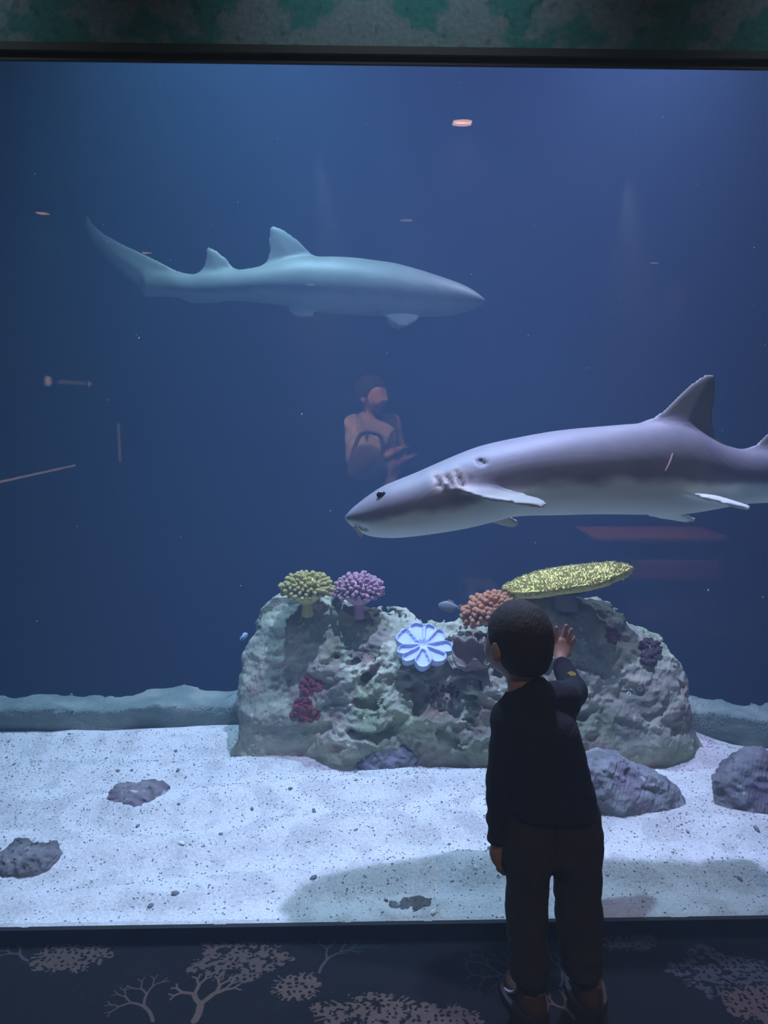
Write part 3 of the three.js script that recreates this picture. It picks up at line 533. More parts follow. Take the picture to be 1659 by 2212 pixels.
  const pa = [[1424, 985], [1414, 1005], [1404, 1022]].map(q => side(...q)).map(q => q.setZ(q.z + 0.001)); o.rotation.x = -0.13;
  put('scar', new THREE.TubeGeometry(new THREE.CatmullRomCurve3(pa), 8, 0.0035, 6), std({ color: rgb(0.55, 0.38, 0.36) }), o).userData.label = 'thin pink scar';
}
{
  const FZ = -2.35;
  const S = {
    top: [[300, 585], [350, 585], [400, 592], [450, 586], [520, 582], [570, 574], [640, 558], [700, 555], [760, 557], [800, 562], [850, 569], [900, 582], [950, 598], [1000, 616], [1025, 630], [1040, 642], [1047, 650]],
    bottom: [[300, 630], [350, 634], [400, 642], [450, 648], [520, 650], [590, 657], [650, 668], [700, 675], [760, 680], [820, 683], [880, 684], [960, 683], [1000, 676], [1025, 667], [1040, 659], [1047, 653]],
    width: [[300, 0.02], [400, 0.045], [520, 0.08], [650, 0.13], [760, 0.165], [880, 0.17], [960, 0.15], [1010, 0.10], [1035, 0.06], [1047, 0.012]],
    fins: [
      { p: [[690, 575], [676, 552], [645, 520], [615, 498], [595, 489], [582, 490], [581, 515], [582, 545], [576, 565], [568, 580], [620, 600]], t: 0.014 },
      { p: [[520, 600], [507, 582], [487, 557], [465, 539], [448, 531], [441, 533], [442, 555], [437, 572], [424, 590], [470, 610]], t: 0.012 },
      { p: [[420, 596], [370, 578], [330, 556], [290, 537], [240, 512], [200, 490], [172, 466], [158, 444], [151, 442], [152, 474], [170, 508], [200, 545], [235, 575], [270, 605], [298, 632], [318, 636], [345, 632], [385, 630], [430, 640]], t: 0.013 },
      { p: [[480, 625], [470, 650], [440, 654], [405, 652], [392, 644], [385, 628], [430, 620]], t: 0.010 },
    ],
    wings: [
      { at: [660, 664], side: 1, out: 0.06, span: [-0.45, -0.75, 0.35], trail: [-1, 0.2, -0.1], p: [[-0.04, -0.07], [0.03, -0.07], [0.075, -0.02], [0.08, 0.03], [0.06, 0.08], [-0.04, 0.08]] },
      { at: [870, 676], side: 1, out: 0.10, span: [0, -1, 0.25], trail: [-1, 0, 0], p: [[-0.04, -0.12], [0.02, -0.10], [0.065, -0.06], [0.09, -0.01], [0.088, 0.03], [0.06, 0.07], [0.02, 0.12], [-0.04, 0.14]] },
      { at: [870, 676], side: -1, out: 0.10, span: [-0.1, -0.6, -0.8], trail: [-1, 0, 0], p: [[-0.04, -0.10], [0.06, -0.075], [0.12, -0.01], [0.11, 0.05], [0.06, 0.085], [-0.04, 0.10]] },
    ], reach: 0.4,
  };
  const colours = (x, y, zz, s) => { const b = smooth(-0.2, -0.6, s + 0.15 * fbm(x * 6, y * 10, zz * 6, 3)), m = 0.5 + 0.5 * fbm(x * 9, y * 9, zz * 9, 3); let c = [mix(0.15, 0.19, m), mix(0.17, 0.21, m), mix(0.14, 0.17, m)]; return c.map((v, i) => mix(v, [0.26, 0.31, 0.26][i], b)); };
  shark('nurse_shark', 'hazy grey green nurse shark swimming right in the distance', FZ, S, 0.0105, colours, (x, x0, x1) => -0.25 * Math.pow(clamp((x0 + 0.75 - x) / 1.2), 1.6));
}
// ================================================================ small fish and specks
function smallFish(label, u, v, z, len, col, dir) {
  const o = group('reef_fish', label, 'fish', onZ(u, v, z)), m = std({ color: col, roughness: 0.5 });
  const g = new THREE.SphereGeometry(1, 24, 16), p = g.attributes.position;
  for (let i = 0; i < p.count; i++) { const x = p.getX(i), k = 1 - 0.45 * smooth(0.1, -1, x); p.setXYZ(i, x * len * 0.4, p.getY(i) * len * 0.21 * k, p.getZ(i) * len * 0.085 * k); }
  g.computeVertexNormals(); put('body', g, m, o);
  const fin = (pts) => { const s = new THREE.Shape(pts.map(q => new THREE.Vector2(q[0] * len, q[1] * len))); return new THREE.ExtrudeGeometry(s, { depth: len * 0.008, bevelEnabled: true, bevelSize: len * 0.004, bevelThickness: len * 0.004, bevelSegments: 1 }).translate(0, 0, -len * 0.004); };
  put('tail_fin', fin([[-0.36, 0.05], [-0.56, 0.16], [-0.5, 0], [-0.56, -0.16], [-0.36, -0.05]]), m, o);
  put('dorsal_fin', fin([[0.12, 0.18], [0, 0.27], [-0.2, 0.22], [-0.28, 0.10]]), m, o);
  put('anal_fin', fin([[0.05, -0.19], [-0.1, -0.27], [-0.22, -0.18], [-0.25, -0.10]]), m, o);
  o.rotation.y = dir; return o;
}
smallFish('small pale fish hovering behind the gap between the rocks', 968, 1310, -1.75, 0.13, rgb(0.3, 0.28, 0.3), Math.PI - 0.3);
smallFish('small light blue fish at the left flank of the reef rock', 528, 1374, -1.45, 0.07, rgb(0.35, 0.55, 0.75), 1.15);
{
  seed = 31; const im = new THREE.InstancedMesh(new THREE.IcosahedronGeometry(1, 0), std({ color: rgb(0.85, 0.88, 0.9) }), 70), m = new THREE.Matrix4();
  const fixed = [[1155, 485], [652, 895], [300, 730], [1470, 762], [1268, 795], [1560, 930], [480, 1140], [1530, 1275], [1648, 1290], [1190, 690], [390, 1160]];
  for (let i = 0; i < 70; i++) { const q = fixed[i] ?? [rnd() * 1659, 160 + rnd() * 1200], p = onZ(q[0], q[1], -0.25 - 2.2 * rnd()), s = 0.0008 + 0.0012 * rnd() * (i < fixed.length ? 1.5 : 0.8); im.setMatrixAt(i, m.makeScale(s, s * 1.6, s).setPosition(p)); }
  im.name = 'suspended_debris'; scene.add(im); stuff(im, 'tiny pale specks drifting in the blue water', 'debris');
}
// ================================================================ the child
const skinTint = [0.50, 0.29, 0.20];
function headField(c, F, R) {       // head of size R (half height of the skull) at c, facing F (unit, in xz); returns its distance function and its axes
  const L = [F[2], 0, -F[0]];       // to the figure's own right or left
  return (x, y, z) => {
    const qx = x - c[0], qy = y - c[1], qz = z - c[2], f = qx * F[0] + qz * F[2], s = qx * L[0] + qz * L[2], a = Math.abs(s);
    let d = ellipsoid(s, qy - 0.06 * R, f + 0.10 * R, 0.83 * R, 0.98 * R, 0.98 * R);
    d = smin(d, ellipsoid(s, qy + 0.50 * R, f - 0.32 * R, 0.58 * R, 0.62 * R, 0.56 * R), 0.35 * R);
    d = smin(d, ellipsoid(a - 0.36 * R, qy + 0.42 * R, f - 0.48 * R, 0.26 * R, 0.26 * R, 0.24 * R), 0.2 * R);
    d = smin(d, capsule(s, qy, f, [0, -0.02 * R, 0.82 * R], [0, -0.32 * R, 0.98 * R], 0.07 * R, 0.11 * R), 0.12 * R);
    d = smin(d, ellipsoid(s, qy + 0.66 * R, f - 0.80 * R, 0.22 * R, 0.07 * R, 0.10 * R), 0.08 * R);
    d = smax(d, -ellipsoid(a - 0.32 * R, qy + 0.05 * R, f - 0.98 * R, 0.18 * R, 0.11 * R, 0.20 * R), 0.12 * R);
    let ear = ellipsoid(a - 0.86 * R, qy + 0.22 * R, f + 0.06 * R, 0.085 * R, 0.29 * R, 0.18 * R);
    ear = smax(ear, -ellipsoid(a - 0.95 * R, qy + 0.20 * R, f - 0.0 * R, 0.07 * R, 0.18 * R, 0.09 * R), 0.05 * R);
    return smin(d, ear, 0.06 * R);
  };
}
const Kp = (u, v, z) => { const p = onZ(u, v, z); return [p.x, p.y, p.z]; };
function handField(parts) { return (x, y, z) => { let d = 1; for (const [a, b, ra, rb, k] of parts) d = smin(d, capsule(x, y, z, a, b, ra, rb), k ?? 0.006); return d; }; }
{
  const zb = 0.30, o = group('child', 'small child in dark navy sweater and grey trousers, palm against the window', 'person', V(0.5, 0, zb));
  const loc = g => g.translate(-0.5, 0, -zb);
  const skin = std({ vertexColors: true, roughness: 0.6 });
  const hc = Kp(1117, 1379, 0.27), yaw = 0.58, F = [-Math.sin(yaw), 0, -Math.cos(yaw)], R = 0.086, head = headField(hc, F, R);
  const neckA = Kp(1128, 1452, 0.285), neckB = Kp(1142, 1520, 0.30), shL = Kp(1096, 1552, 0.30), elL = Kp(1080, 1690, 0.315), wrL = Kp(1078, 1822, 0.29), shR = Kp(1212, 1512, 0.27), elR = Kp(1240, 1496, 0.155), wrR = Kp(1210, 1428, 0.048);
  const chest = Kp(1165, 1590, 0.30), waist = Kp(1192, 1730, 0.305), hipL = Kp(1143, 1800, 0.305), hipR = Kp(1245, 1800, 0.295), knL = Kp(1137, 1975, 0.285), knR = Kp(1250, 1965, 0.275), anL = [0.425, 0.065, 0.29], anR = [0.578, 0.065, 0.265];
  // body, one continuous surface under the clothes
  const body = (x, y, z) => {
    let d = head(x, y, z); d = smin(d, capsule(x, y, z, neckA, neckB, 0.038, 0.046), 0.02);
    d = smin(d, capsule(x, y, z, neckB, chest, 0.038, 0.055), 0.03); d = smin(d, capsule(x, y, z, chest, waist, 0.056, 0.052), 0.03);
    for (const [a, b, c, r] of [[shL, elL, wrL, 0.026], [shR, elR, wrR, 0.026]]) { d = smin(d, capsule(x, y, z, a, b, r, r * 0.88), 0.02); d = smin(d, capsule(x, y, z, b, c, r * 0.88, r * 0.72), 0.012); }
    d = smin(d, capsule(x, y, z, [mix(chest[0], shL[0], 0.2), shL[1], 0.3], shL, 0.03, 0.026), 0.03); d = smin(d, capsule(x, y, z, [mix(chest[0], shR[0], 0.2), shR[1], 0.3], shR, 0.03, 0.026), 0.03);
    for (const [a, b, c] of [[hipL, knL, anL], [hipR, knR, anR]]) { d = smin(d, capsule(x, y, z, waist, a, 0.048, 0.045), 0.02); d = smin(d, capsule(x, y, z, a, b, 0.045, 0.035), 0.02); d = smin(d, capsule(x, y, z, b, c, 0.034, 0.024), 0.015); }
    return d;
  };
  // raised hand: palm flat on the pane
  const zg = 0.012, H = (u, v, z) => Kp(u, v, z);
  const raised = handField([
    [wrR, H(1211, 1412, 0.028), 0.020, 0.017, 0.01], [H(1202, 1412, 0.026), H(1204, 1388, zg + 0.006), 0.013, 0.0085, 0.012], [H(1211, 1412, 0.026), H(1214, 1384, zg + 0.006), 0.014, 0.0088, 0.012], [H(1219, 1412, 0.026), H(1222, 1388, zg + 0.006), 0.013, 0.0085, 0.012], [H(1222, 1416, 0.028), H(1228, 1398, zg + 0.006), 0.012, 0.008, 0.012],
    [H(1203, 1388, zg + 0.004), H(1201, 1370, zg), 0.0074, 0.0068, 0.003], [H(1201, 1370, zg), H(1202, 1356, zg - 0.002), 0.0066, 0.0055, 0.002],
    [H(1214, 1384, zg + 0.004), H(1219, 1366, zg), 0.0076, 0.0070, 0.003], [H(1219, 1366, zg), H(1223, 1352, zg - 0.002), 0.0068, 0.0056, 0.002],
    [H(1222, 1387, zg + 0.004), H(1229, 1371, zg), 0.0072, 0.0066, 0.003], [H(1229, 1371, zg), H(1234, 1360, zg - 0.002), 0.0064, 0.0053, 0.002],
    [H(1229, 1398, zg + 0.004), H(1237, 1386, zg), 0.0066, 0.006, 0.003], [H(1237, 1386, zg), H(1243, 1376, zg - 0.002), 0.0058, 0.0048, 0.002],
    [H(1200, 1418, 0.026), H(1190, 1404, 0.016), 0.011, 0.0085, 0.006], [H(1190, 1404, 0.016), H(1184, 1390, 0.011), 0.0078, 0.0062, 0.003],
  ]);
  const hang = handField([
    [wrL, H(1076, 1842, 0.285), 0.0185, 0.019, 0.01], [H(1070, 1838, 0.29), H(1073, 1858, 0.288), 0.014, 0.012, 0.01], [H(1080, 1838, 0.28), H(1080, 1858, 0.278), 0.014, 0.012, 0.01],
    [H(1073, 1858, 0.294), H(1078, 1872, 0.292), 0.0085, 0.0078, 0.003], [H(1078, 1872, 0.292), H(1087, 1882, 0.288), 0.0075, 0.006, 0.003],
    [H(1074, 1860, 0.281), H(1079, 1876, 0.279), 0.0088, 0.008, 0.003], [H(1079, 1876, 0.279), H(1089, 1886, 0.276), 0.0078, 0.0062, 0.003],
    [H(1077, 1860, 0.269), H(1081, 1875, 0.267), 0.0085, 0.0078, 0.003], [H(1081, 1875, 0.267), H(1090, 1884, 0.264), 0.0075, 0.006, 0.003],
    [H(1079, 1857, 0.258), H(1083, 1869, 0.256), 0.0078, 0.007, 0.003], [H(1083, 1869, 0.256), H(1090, 1877, 0.254), 0.0068, 0.0055, 0.003],
    [H(1080, 1842, 0.262), H(1090, 1858, 0.252), 0.0095, 0.0085, 0.005], [H(1090, 1858, 0.252), H(1093, 1870, 0.248), 0.008, 0.0064, 0.003],
  ]);
  const tone = (x, y, z) => { const k = 1 + 0.08 * fbm(x * 30, y * 30, z * 30, 2); return skinTint.map(v => v * k); };
  const parts = [nets(body, [0.24, 0.03, 0.10], [0.70, 0.98, 0.42], 0.0068, tone), nets(head, [hc[0] - 0.13, hc[1] - 0.15, hc[2] - 0.15], [hc[0] + 0.13, hc[1] + 0.13, hc[2] + 0.13], 0.0035, tone), nets(raised, [0.42, 0.86, 0.001], [0.58, 1.06, 0.09], 0.0023, tone), nets(hang, [0.28, 0.35, 0.22], [0.42, 0.52, 0.33], 0.0026, tone)];
  put('body', loc(mergeGeometries(parts)), skin, o);
  const L = [F[2], 0, -F[0]];
  for (const s of [-1, 1]) { const e = put('eye', new THREE.SphereGeometry(0.0105, 16, 12), std({ color: rgb(0.04, 0.03, 0.025), roughness: 0.2 }), o); e.position.set(hc[0] + F[0] * R * 0.76 + L[0] * s * R * 0.32 - 0.5, hc[1] - 0.05 * R, hc[2] + F[2] * R * 0.76 + L[2] * s * R * 0.32 - zb); }
  // short hair: skull cap down to the nape, cut behind the ears and over the brow
  const hair = (x, y, z) => {
    const qx = x - hc[0], qy = y - hc[1], qz = z - hc[2], f = qx * F[0] + qz * F[2], s = qx * L[0] + qz * L[2];
    let d = ellipsoid(s, qy - 0.05 * R, f + 0.10 * R, 0.88 * R, 1.07 * R, 1.01 * R);
    d = smin(d, ellipsoid(s, qy + 0.50 * R, f + 0.46 * R, 0.62 * R, 0.55 * R, 0.52 * R), 0.25 * R);
    if (Math.abs(d) < 0.02) d -= 0.0012 * fbm(x * 60, y * 45, z * 60, 3);
    const line = mix(-0.86, 0.36, smooth(-0.42, 0.62, f / R)) * R + 0.14 * R * smooth(0.1, 0.3, Math.abs(f / R - 0.0) < 0.3 ? 0.3 - Math.abs(f / R) : 0);
    return smax(d, line - qy + 0.004 * noise(x * 110, y * 110, z * 110), 0.006);
  };
  put('hair', loc(nets(hair, [hc[0] - 0.13, hc[1] - 0.14, hc[2] - 0.14], [hc[0] + 0.13, hc[1] + 0.13, hc[2] + 0.14], 0.0034)), std({ color: rgb(0.030, 0.022, 0.013), roughness: 0.8, bumpMap: fineMap, bumpScale: 0.0015 }), o).userData.label = 'short dark hair';
  // sweater
  const hemY = Kp(1190, 1748, 0.30)[1], collar = [neckB[0], neckB[1] + 0.036, neckB[2]];
  const sweater = (x, y, z) => {
    const cx = mix(chest[0], waist[0], clamp((chest[1] - y) / (chest[1] - waist[1]), -0.6, 1.2)), hw = mix(0.097, 0.107, clamp((chest[1] - y) / 0.18)), ty = (chest[1] + waist[1]) / 2;
    const qx = Math.abs(x - cx) - hw + 0.055, qy = Math.abs(y - ty + 0.012) - 0.168 + 0.055, qz = Math.abs(z - 0.302) - 0.076 + 0.055;
    let d = Math.hypot(Math.max(qx, 0), Math.max(qy, 0), Math.max(qz, 0)) + Math.min(Math.max(qx, qy, qz), 0) - 0.055;
    d = smin(d, capsule(x, y, z, [collar[0] - 0.01, collar[1] - 0.028, collar[2]], shL, 0.045, 0.036), 0.03); d = smin(d, capsule(x, y, z, [collar[0] + 0.01, collar[1] - 0.024, collar[2]], shR, 0.048, 0.042), 0.03);
    d = smin(d, capsule(x, y, z, collar, neckB, 0.046, 0.055), 0.02);
    d = smin(d, capsule(x, y, z, shL, elL, 0.037, 0.0335), 0.018); d = smin(d, capsule(x, y, z, elL, [wrL[0], wrL[1] + 0.012, wrL[2]], 0.0335, 0.0275), 0.01);
    d = smin(d, capsule(x, y, z, shR, elR, 0.043, 0.035), 0.025); d = smin(d, capsule(x, y, z, elR, [mix(elR[0], wrR[0], 0.8), mix(elR[1], wrR[1], 0.8), mix(elR[2], wrR[2], 0.8)], 0.035, 0.0265), 0.012);
    if (Math.abs(d) < 0.03) d += 0.0035 * fbm(x * 14, y * 22, z * 14, 3) + 0.003 * Math.sin(y * 90 + 6 * noise(x * 9, y * 9, z * 9)) * smooth(0.14, 0.02, y - hemY) * (x > chest[0] ? 1 : 0.5);
    d = smax(d, (x > elL[0] + 0.035 ? hemY - y : wrL[1] + 0.004 - y), 0.008);
    const n = capsule(x, y, z, [neckB[0], neckB[1], neckB[2]], [neckA[0] - 0.004, neckA[1] + 0.02, neckA[2] - 0.012], 0.041, 0.044); return smax(d, -n, 0.012);
  };
  put('sweater', loc(nets(sweater, [0.25, 0.42, 0.02], [0.70, 0.98, 0.42], 0.0052)), std({ color: rgb(0.016, 0.016, 0.022), roughness: 0.95, bumpMap: fineMap, bumpScale: 0.002 }), o).userData.label = 'dark navy long sleeved sweater';
  // yellow print on the raised sleeve
  { const c = Kp(1239, 1462, 0.155), s = new THREE.Shape([[-0.013, 0.006], [0.0, 0.010], [0.011, 0.004], [0.008, -0.003], [0.003, -0.011], [-0.004, -0.004]].map(q => new THREE.Vector2(...q))); const g = new THREE.ExtrudeGeometry(s, { depth: 0.0015, bevelEnabled: false }); g.rotateX(-0.75); const dz = (() => { for (let z = 0.30; z > 0.02; z -= 0.001) if (sweater(c[0], c[1], z) < 0) return z; return 0.155; })(); g.translate(c[0], c[1], dz + 0.0005); put('sleeve_print', loc(g), std({ color: rgb(0.42, 0.36, 0.06) }), o).userData.label = 'small yellow print on the sleeve'; }
  // trousers
  const cuffL = Kp(1143, 2098, 0.29), cuffR = Kp(1258, 2090, 0.27), crotch = Kp(1187, 1880, 0.30);
  const trousers = (x, y, z) => {
    let d = capsule(x, y, z, [hipL[0] - 0.002, hipL[1] + 0.05, 0.303], [hipL[0] - 0.004, hipL[1] - 0.05, 0.303], 0.060, 0.060);
    d = smin(d, capsule(x, y, z, [hipR[0] - 0.004, hipR[1] + 0.05, 0.298], [hipR[0] - 0.002, hipR[1] - 0.05, 0.297], 0.060, 0.062), 0.045);
    d = smin(d, capsule(x, y, z, [(hipL[0] + hipR[0]) / 2, hipL[1] + 0.05, 0.302], [crotch[0], crotch[1] + 0.07, 0.30], 0.058, 0.045), 0.04);
    d = smin(d, capsule(x, y, z, hipL, knL, 0.060, 0.050), 0.02); d = smin(d, capsule(x, y, z, knL, cuffL, 0.050, 0.050), 0.015);
    d = smin(d, capsule(x, y, z, hipR, knR, 0.061, 0.057), 0.02); d = smin(d, capsule(x, y, z, knR, cuffR, 0.057, 0.053), 0.015);
    if (Math.abs(d) < 0.03) { d += 0.0035 * fbm(x * 13, y * 18, z * 13, 3) + 0.0022 * Math.sin(y * 70 + 5 * noise(x * 10, y * 7, z * 10)) * smooth(0.32, 0.12, y); d += 0.012 * Math.exp(-(((x - crotch[0] + 0.002) / 0.006) ** 2)) * smooth(crotch[1], crotch[1] + 0.1, y) * (z > 0.3 ? 1 : 0.4); }
    return smax(smax(d, y - hemY - 0.03, 0.01), Math.min(cuffL[1], cuffR[1]) - 0.012 - y, 0.012);
  };
  const weave = dataMap(256, (x, y) => { const v = 0.8 + 0.35 * noise(x * 40, y * 90, 3) + 0.12 * noise(x * 120, y * 120, 8); return [v, v * 0.97, v * 0.9]; }, true, 5);
  put('trousers', loc(nets(trousers, [0.28, 0.06, 0.18], [0.70, 0.66, 0.42], 0.0052)), std({ color: rgb(0.085, 0.072, 0.055), map: weave, roughness: 1 }), o).userData.label = 'dark grey speckled jogging trousers';
  for (const [a, b, r] of [[cuffL, anL, 0.041], [cuffR, anR, 0.042]]) put('trouser_cuff', loc(nets((x, y, z) => { const d = capsule(x, y, z, [a[0], a[1] - 0.004, a[2]], [b[0], b[1] - 0.012, b[2]], r, r * 0.9); return smax(smax(d + 0.0025 * noise(x * 40, y * 20, z * 40), b[1] + 0.006 - y, 0.008), y - a[1] - 0.006, 0.006); }, [a[0] - 0.08, 0.02, a[2] - 0.08], [a[0] + 0.08, 0.14, a[2] + 0.08], 0.004)), std({ color: rgb(0.010, 0.010, 0.011) }), o).userData.label = 'black ribbed cuff';
  // shoes
  for (const [a, turn] of [[anL, 0.30], [anR, -0.06]]) {
    const sh = new THREE.Group(); sh.name = 'shoe'; sh.position.set(a[0] - 0.5, 0, a[2] - zb + 0.006); sh.scale.set(0.9, 1, 0.92); sh.rotation.y = turn; o.add(sh);
    const upper = (x, y, z) => { let d = ellipsoid(x, y - 0.032, z - 0.004, 0.036, 0.034, 0.044); d = smin(d, ellipsoid(x, y - 0.026, z + 0.075, 0.040, 0.026, 0.060), 0.04); d = smin(d, capsule(x, y, z, [0, 0.04, 0], [0, 0.072, 0.004], 0.030, 0.029), 0.02); return smax(smax(d, 0.012 - y, 0.004), y - 0.074 - 0.12 * clamp(z, 0, 0.03), 0.005); };
    put('upper', nets(upper, [-0.06, 0, -0.15], [0.06, 0.1, 0.065], 0.0035), std({ color: rgb(0.11, 0.055, 0.028), roughness: 0.8 }), sh);
    const s = new THREE.Shape(); s.absellipse(0, 0, 0.040, 0.052, 0, 6.2832); const so = nets((x, y, z) => { let d = Math.hypot(x, z - 0.002) - 0.038; d = smin(d, Math.hypot(x, z + 0.085) - 0.044, 0.12); return Math.max(d, Math.abs(y - 0.010) - 0.010) - 0.002; }, [-0.07, -0.01, -0.16], [0.07, 0.035, 0.07], 0.004);
    put('sole', so, std({ color: rgb(0.05, 0.04, 0.035) }), sh);
    put('heel_tab', nets((x, y, z) => smax(smax(Math.abs(Math.hypot(x, z) - 0.031) - 0.0022, Math.abs(y - 0.070) - 0.020, 0.003), 0.004 - z, 0.004), [-0.05, 0.03, -0.01], [0.05, 0.11, 0.05], 0.003), std({ color: rgb(0.36, 0.22, 0.12) }), sh).userData.label = 'tan padded heel tab';
    for (const q of [-1, 1]) { const b = put('side_stripe', new THREE.TubeGeometry(new THREE.CatmullRomCurve3([V(q * 0.033, 0.052, -0.03), V(q * 0.0405, 0.030, -0.055), V(q * 0.0415, 0.018, -0.085)]), 10, 0.0048, 6), std({ color: rgb(0.5, 0.5, 0.5) }), sh); b.userData.label = 'pale stripe'; }
  }
}
// ================================================================ hall things that show mirrored in the window
const mirrored = (u, v, z) => { const p = onZ(u, v, -z); p.z = z; return p; };
{ // adult behind the camera, pale loose shirt, bag in front
  const z = 3.0, hd = mirrored(800, 852, z), o = group('adult', 'adult in loose beige shirt behind the viewer, faint in the window', 'person', V(hd.x, 0, z)); o.rotation.y = -0.85;
  const Q = (u, v, dz = 0) => { const p = mirrored(u, v, z); return [p.x - hd.x, p.y, dz]; };
  const hc = [0, hd.y, -0.02], F = [0.1, 0, -0.995], R = 0.115, head = headField(hc, F, R), L = [F[2], 0, -F[0]];
  const ch = [0.04, 1.30, 0], wa = [0.06, 1.02, 0], nk = [0.01, 1.46, 0.01], s1 = [-0.15, 1.40, 0.0], s2 = [0.21, 1.40, 0], e1 = [-0.20, 1.13, -0.06], w1 = [-0.06, 1.22, -0.26], e2 = [0.27, 1.10, -0.02], w2 = [0.06, 1.16, -0.24], hl = [-0.05, 0.92, 0], hr = [0.15, 0.92, 0], kl = [-0.07, 0.48, -0.02], kr = [0.17, 0.48, -0.02], al = [-0.08, 0.08, 0.02], ar = [0.18, 0.08, 0.02];
  const body = (x, y, zz) => {
    let d = smin(head(x, y, zz), capsule(x, y, zz, [0, hc[1] - 0.1, 0.0], nk, 0.052, 0.06), 0.03); d = smin(d, capsule(x, y, zz, nk, ch, 0.06, 0.11), 0.05); d = smin(d, capsule(x, y, zz, ch, wa, 0.12, 0.115), 0.05);
    for (const [a, b, c] of [[s1, e1, w1], [s2, e2, w2]]) { d = smin(d, capsule(x, y, zz, [mix(ch[0], a[0], 0.3), a[1], 0], a, 0.05, 0.05), 0.05); d = smin(d, capsule(x, y, zz, a, b, 0.045, 0.038), 0.03); d = smin(d, capsule(x, y, zz, b, c, 0.038, 0.027), 0.02); d = smin(d, ellipsoid(x - c[0], y - c[1] - 0.02, zz - c[2] + 0.03, 0.036, 0.03, 0.045), 0.02); for (let i = 0; i < 4; i++) d = smin(d, capsule(x, y, zz, [c[0] + (i - 1.5) * 0.018, c[1] + 0.02, c[2] - 0.06], [c[0] + (i - 1.5) * 0.018, c[1] + 0.045 + 0.004 * (i % 2), c[2] - 0.09], 0.0095, 0.008), 0.006); d = smin(d, capsule(x, y, zz, [c[0] + 0.034, c[1] + 0.02, c[2] - 0.02], [c[0] + 0.045, c[1] + 0.06, c[2] - 0.05], 0.012, 0.009), 0.008); }
    for (const [a, b, c] of [[hl, kl, al], [hr, kr, ar]]) { d = smin(d, capsule(x, y, zz, wa, a, 0.11, 0.09), 0.05); d = smin(d, capsule(x, y, zz, a, b, 0.085, 0.058), 0.03); d = smin(d, capsule(x, y, zz, b, c, 0.056, 0.036), 0.02); d = smin(d, capsule(x, y, zz, [c[0], 0.04, 0.04], [c[0], 0.03, -0.14], 0.04, 0.032), 0.02); }
    return d;
  };
  put('body', nets(body, [-0.36, -0.02, -0.42], [0.44, 1.82, 0.2], 0.013, () => [0.5, 0.30, 0.21]), std({ vertexColors: true, roughness: 0.6 }), o);
  put('hair', nets((x, y, zz) => { const qx = x - hc[0], qy = y - hc[1], qz = zz - hc[2], f = qx * F[0] + qz * F[2], s = qx * L[0] + qz * L[2]; let d = ellipsoid(s, qy - 0.06 * R, f + 0.12 * R, 0.93 * R, 1.08 * R, 1.08 * R); d -= 0.003 * noise(x * 50, y * 30, zz * 50); return smax(d, mix(-0.8, 0.45, smooth(-0.3, 0.6, f / R)) * R - qy, 0.01); }, [-0.18, hc[1] - 0.16, -0.2], [0.18, hc[1] + 0.18, 0.18], 0.009), std({ color: rgb(0.02, 0.016, 0.012) }), o);
  put('shirt', nets((x, y, zz) => { let d = capsule(x, y, zz, [ch[0], ch[1], 0], [wa[0], wa[1], 0], 0.145, 0.155); for (const [a, b] of [[s1, e1], [s2, e2]]) { d = smin(d, capsule(x, y, zz, [mix(ch[0], a[0], 0.3), a[1] - 0.01, 0], a, 0.066, 0.064), 0.05); d = smin(d, capsule(x, y, zz, a, [mix(a[0], b[0], 0.85), mix(a[1], b[1], 0.85), mix(a[2], b[2], 0.85)], 0.066, 0.072), 0.03); } d += 0.012 * fbm(x * 7, y * 6, zz * 7, 3); return smax(d, 0.93 - y, 0.01); }, [-0.36, 0.9, -0.25], [0.44, 1.52, 0.25], 0.012), std({ color: rgb(0.72, 0.58, 0.52) }), o).userData.label = 'loose beige shirt';
  put('trousers', nets((x, y, zz) => { let d = 1; for (const [a, b, c] of [[hl, kl, al], [hr, kr, ar]]) { d = smin(d, capsule(x, y, zz, wa, a, 0.13, 0.105), 0.05); d = smin(d, capsule(x, y, zz, a, b, 0.105, 0.078), 0.03); d = smin(d, capsule(x, y, zz, b, c, 0.076, 0.06), 0.02); } return smax(smax(d, y - 0.98, 0.01), 0.09 - y, 0.01); }, [-0.28, 0.05, -0.2], [0.36, 1.02, 0.2], 0.013), std({ color: rgb(0.014, 0.014, 0.018) }), o);
  // bag held in front
  const bc = Q(792, 1008, -0.36), bag = group('shoulder_bag', 'rounded grey brown bag held before the beige shirt', 'bag', V(hd.x + bc[0], 0, z + bc[2]));
  put('bag_body', nets((x, y, zz) => ellipsoid(x, y, zz, 0.125, 0.17, 0.07) + 0.012 * fbm(x * 9, y * 9, zz * 9, 3), [-0.17, -0.22, -0.12], [0.17, 0.22, 0.12], 0.012).translate(0, bc[1], 0), std({ color: rgb(0.26, 0.21, 0.20) }), bag);
  put('strap', new THREE.TubeGeometry(new THREE.CatmullRomCurve3([V(-0.09, bc[1] + 0.1, 0), V(-0.03, bc[1] + 0.23, 0.02), V(0.08, bc[1] + 0.22, 0.02), V(0.1, bc[1] + 0.1, 0)]), 20, 0.014, 8), std({ color: rgb(0.2, 0.16, 0.15) }), bag);
}
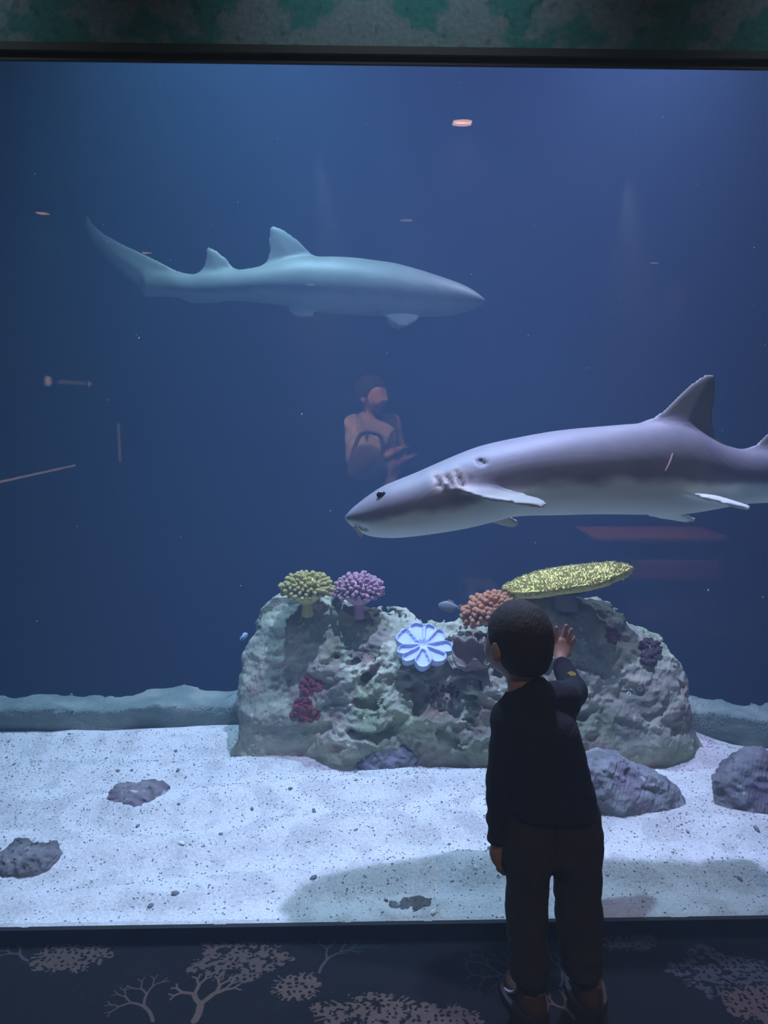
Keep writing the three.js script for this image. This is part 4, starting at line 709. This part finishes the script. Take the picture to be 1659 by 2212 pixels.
{ // lit direction sign and rail on the hall's left wall
  const onWall = (u, v) => { const d = ray(u, v), t = (HX0 - EYE.x) / d.x, p = EYE.clone().addScaledVector(d, t); return V(HX0, p.y, -p.z); };
  const a = onWall(98, 823), b = onWall(198, 824), glow = k => std({ color: rgb(0.2, 0.18, 0.17), emissive: rgb(1, 0.72, 0.6), emissiveIntensity: k });
  const o = group('direction_sign', 'backlit round emblem and arrow sign on the hall wall', 'sign', V(HX0, a.y, a.z));
  const disc = (r, d) => new THREE.CylinderGeometry(r, r, d, 32).rotateZ(Math.PI / 2);
  put('sign_disc', new THREE.TorusGeometry(0.033, 0.014, 10, 32).rotateY(Math.PI / 2).translate(0.02, 0, 0), glow(3), o); put('sign_disc_back', disc(0.05, 0.012).translate(0.006, 0, 0), glow(1.6), o);
  const dz = b.z - a.z; for (let i = 0; i < 7; i++) put('sign_letter', new THREE.BoxGeometry(0.012, 0.035 + 0.01 * (i % 2), dz * 0.05).translate(0.006, 0, dz * (0.24 + 0.085 * i)), glow(0.8), o);
  const s = new THREE.Shape([[0, 0.035], [0.09, 0], [0, -0.035]].map(q => new THREE.Vector2(...q))); put('sign_arrow', new THREE.ExtrudeGeometry(s, { depth: 0.012, bevelEnabled: false }).rotateY(-Math.PI / 2).translate(0.014, 0, dz * 0.88), glow(1.8), o);
  const r0 = onWall(-60, 1036), r1 = onWall(150, 1012), yy = (r0.y + r1.y) / 2;
  const rail = group('light_rail', 'thin warm light strip along the hall wall', 'light', V(HX0, yy, r0.z)), len = r1.z - r0.z;
  put('strip_housing', new RoundedBoxGeometry(0.05, 0.05, len, 2, 0.01).translate(0.025, 0.02, len / 2), std({ color: rgb(0.1, 0.09, 0.08) }), rail);
  put('light_strip', new RoundedBoxGeometry(0.02, 0.02, len, 2, 0.006).translate(0.045, -0.012, len / 2), glow(2.2), rail);
  const c0 = onWall(242, 912), c1 = onWall(242, 1000), vs = group('upright_light', 'short upright warm light strip in the hall corner', 'light', V(HX0, c1.y, c0.z));
  put('strip_housing', new RoundedBoxGeometry(0.06, c0.y - c1.y, 0.1, 2, 0.01).translate(0.03, (c0.y - c1.y) / 2, 0), std({ color: rgb(0.1, 0.09, 0.08) }), vs);
  put('light_strip', new RoundedBoxGeometry(0.02, (c0.y - c1.y) * 0.96, 0.05, 2, 0.006).translate(0.065, (c0.y - c1.y) / 2, 0), glow(1.2), vs);
}
{ // wooden counter on the right of the hall
  const z = 3.3, a = mirrored(1285, 1168, z), b = mirrored(1582, 1172, z), cx = (a.x + b.x) / 2, w = b.x - a.x, top = a.y, y2 = mirrored(1470, 1215, z).y, y3 = mirrored(1470, 1256, z).y;
  const o = group('counter', 'wooden counter with lit shelf on the right of the hall', 'counter', V(cx, 0, z)), wood = std({ color: rgb(0.30, 0.15, 0.09), roughness: 0.6 });
  put('counter_top', new RoundedBoxGeometry(w, 0.035, 0.5, 2, 0.008).translate(0, top, 0.25), wood, o);
  put('shelf', new RoundedBoxGeometry(w * 0.72, y2 - y3, 0.42, 2, 0.006).translate(w * 0.14, (y2 + y3) / 2, 0.24), wood, o);
  put('post', new RoundedBoxGeometry(0.05, top - 0.02, 0.05, 2, 0.006).translate(-w * 0.24, (top - 0.02) / 2, 0.03), std({ color: rgb(0.02, 0.02, 0.02) }), o);
  put('post', new RoundedBoxGeometry(0.05, top - 0.02, 0.05, 2, 0.006).translate(w * 0.47, (top - 0.02) / 2, 0.03), std({ color: rgb(0.02, 0.02, 0.02) }), o);
  put('front_panel', new RoundedBoxGeometry(w * 0.68, y3 - 0.02, 0.03, 2, 0.006).translate(w * 0.13, (y3 - 0.02) / 2, 0.10), std({ color: rgb(0.12, 0.07, 0.06) }), o);
}
scene.traverse(o => { if (o.isMesh) { o.castShadow = true; o.receiveShadow = true; } });
renderer.render(scene, camera);
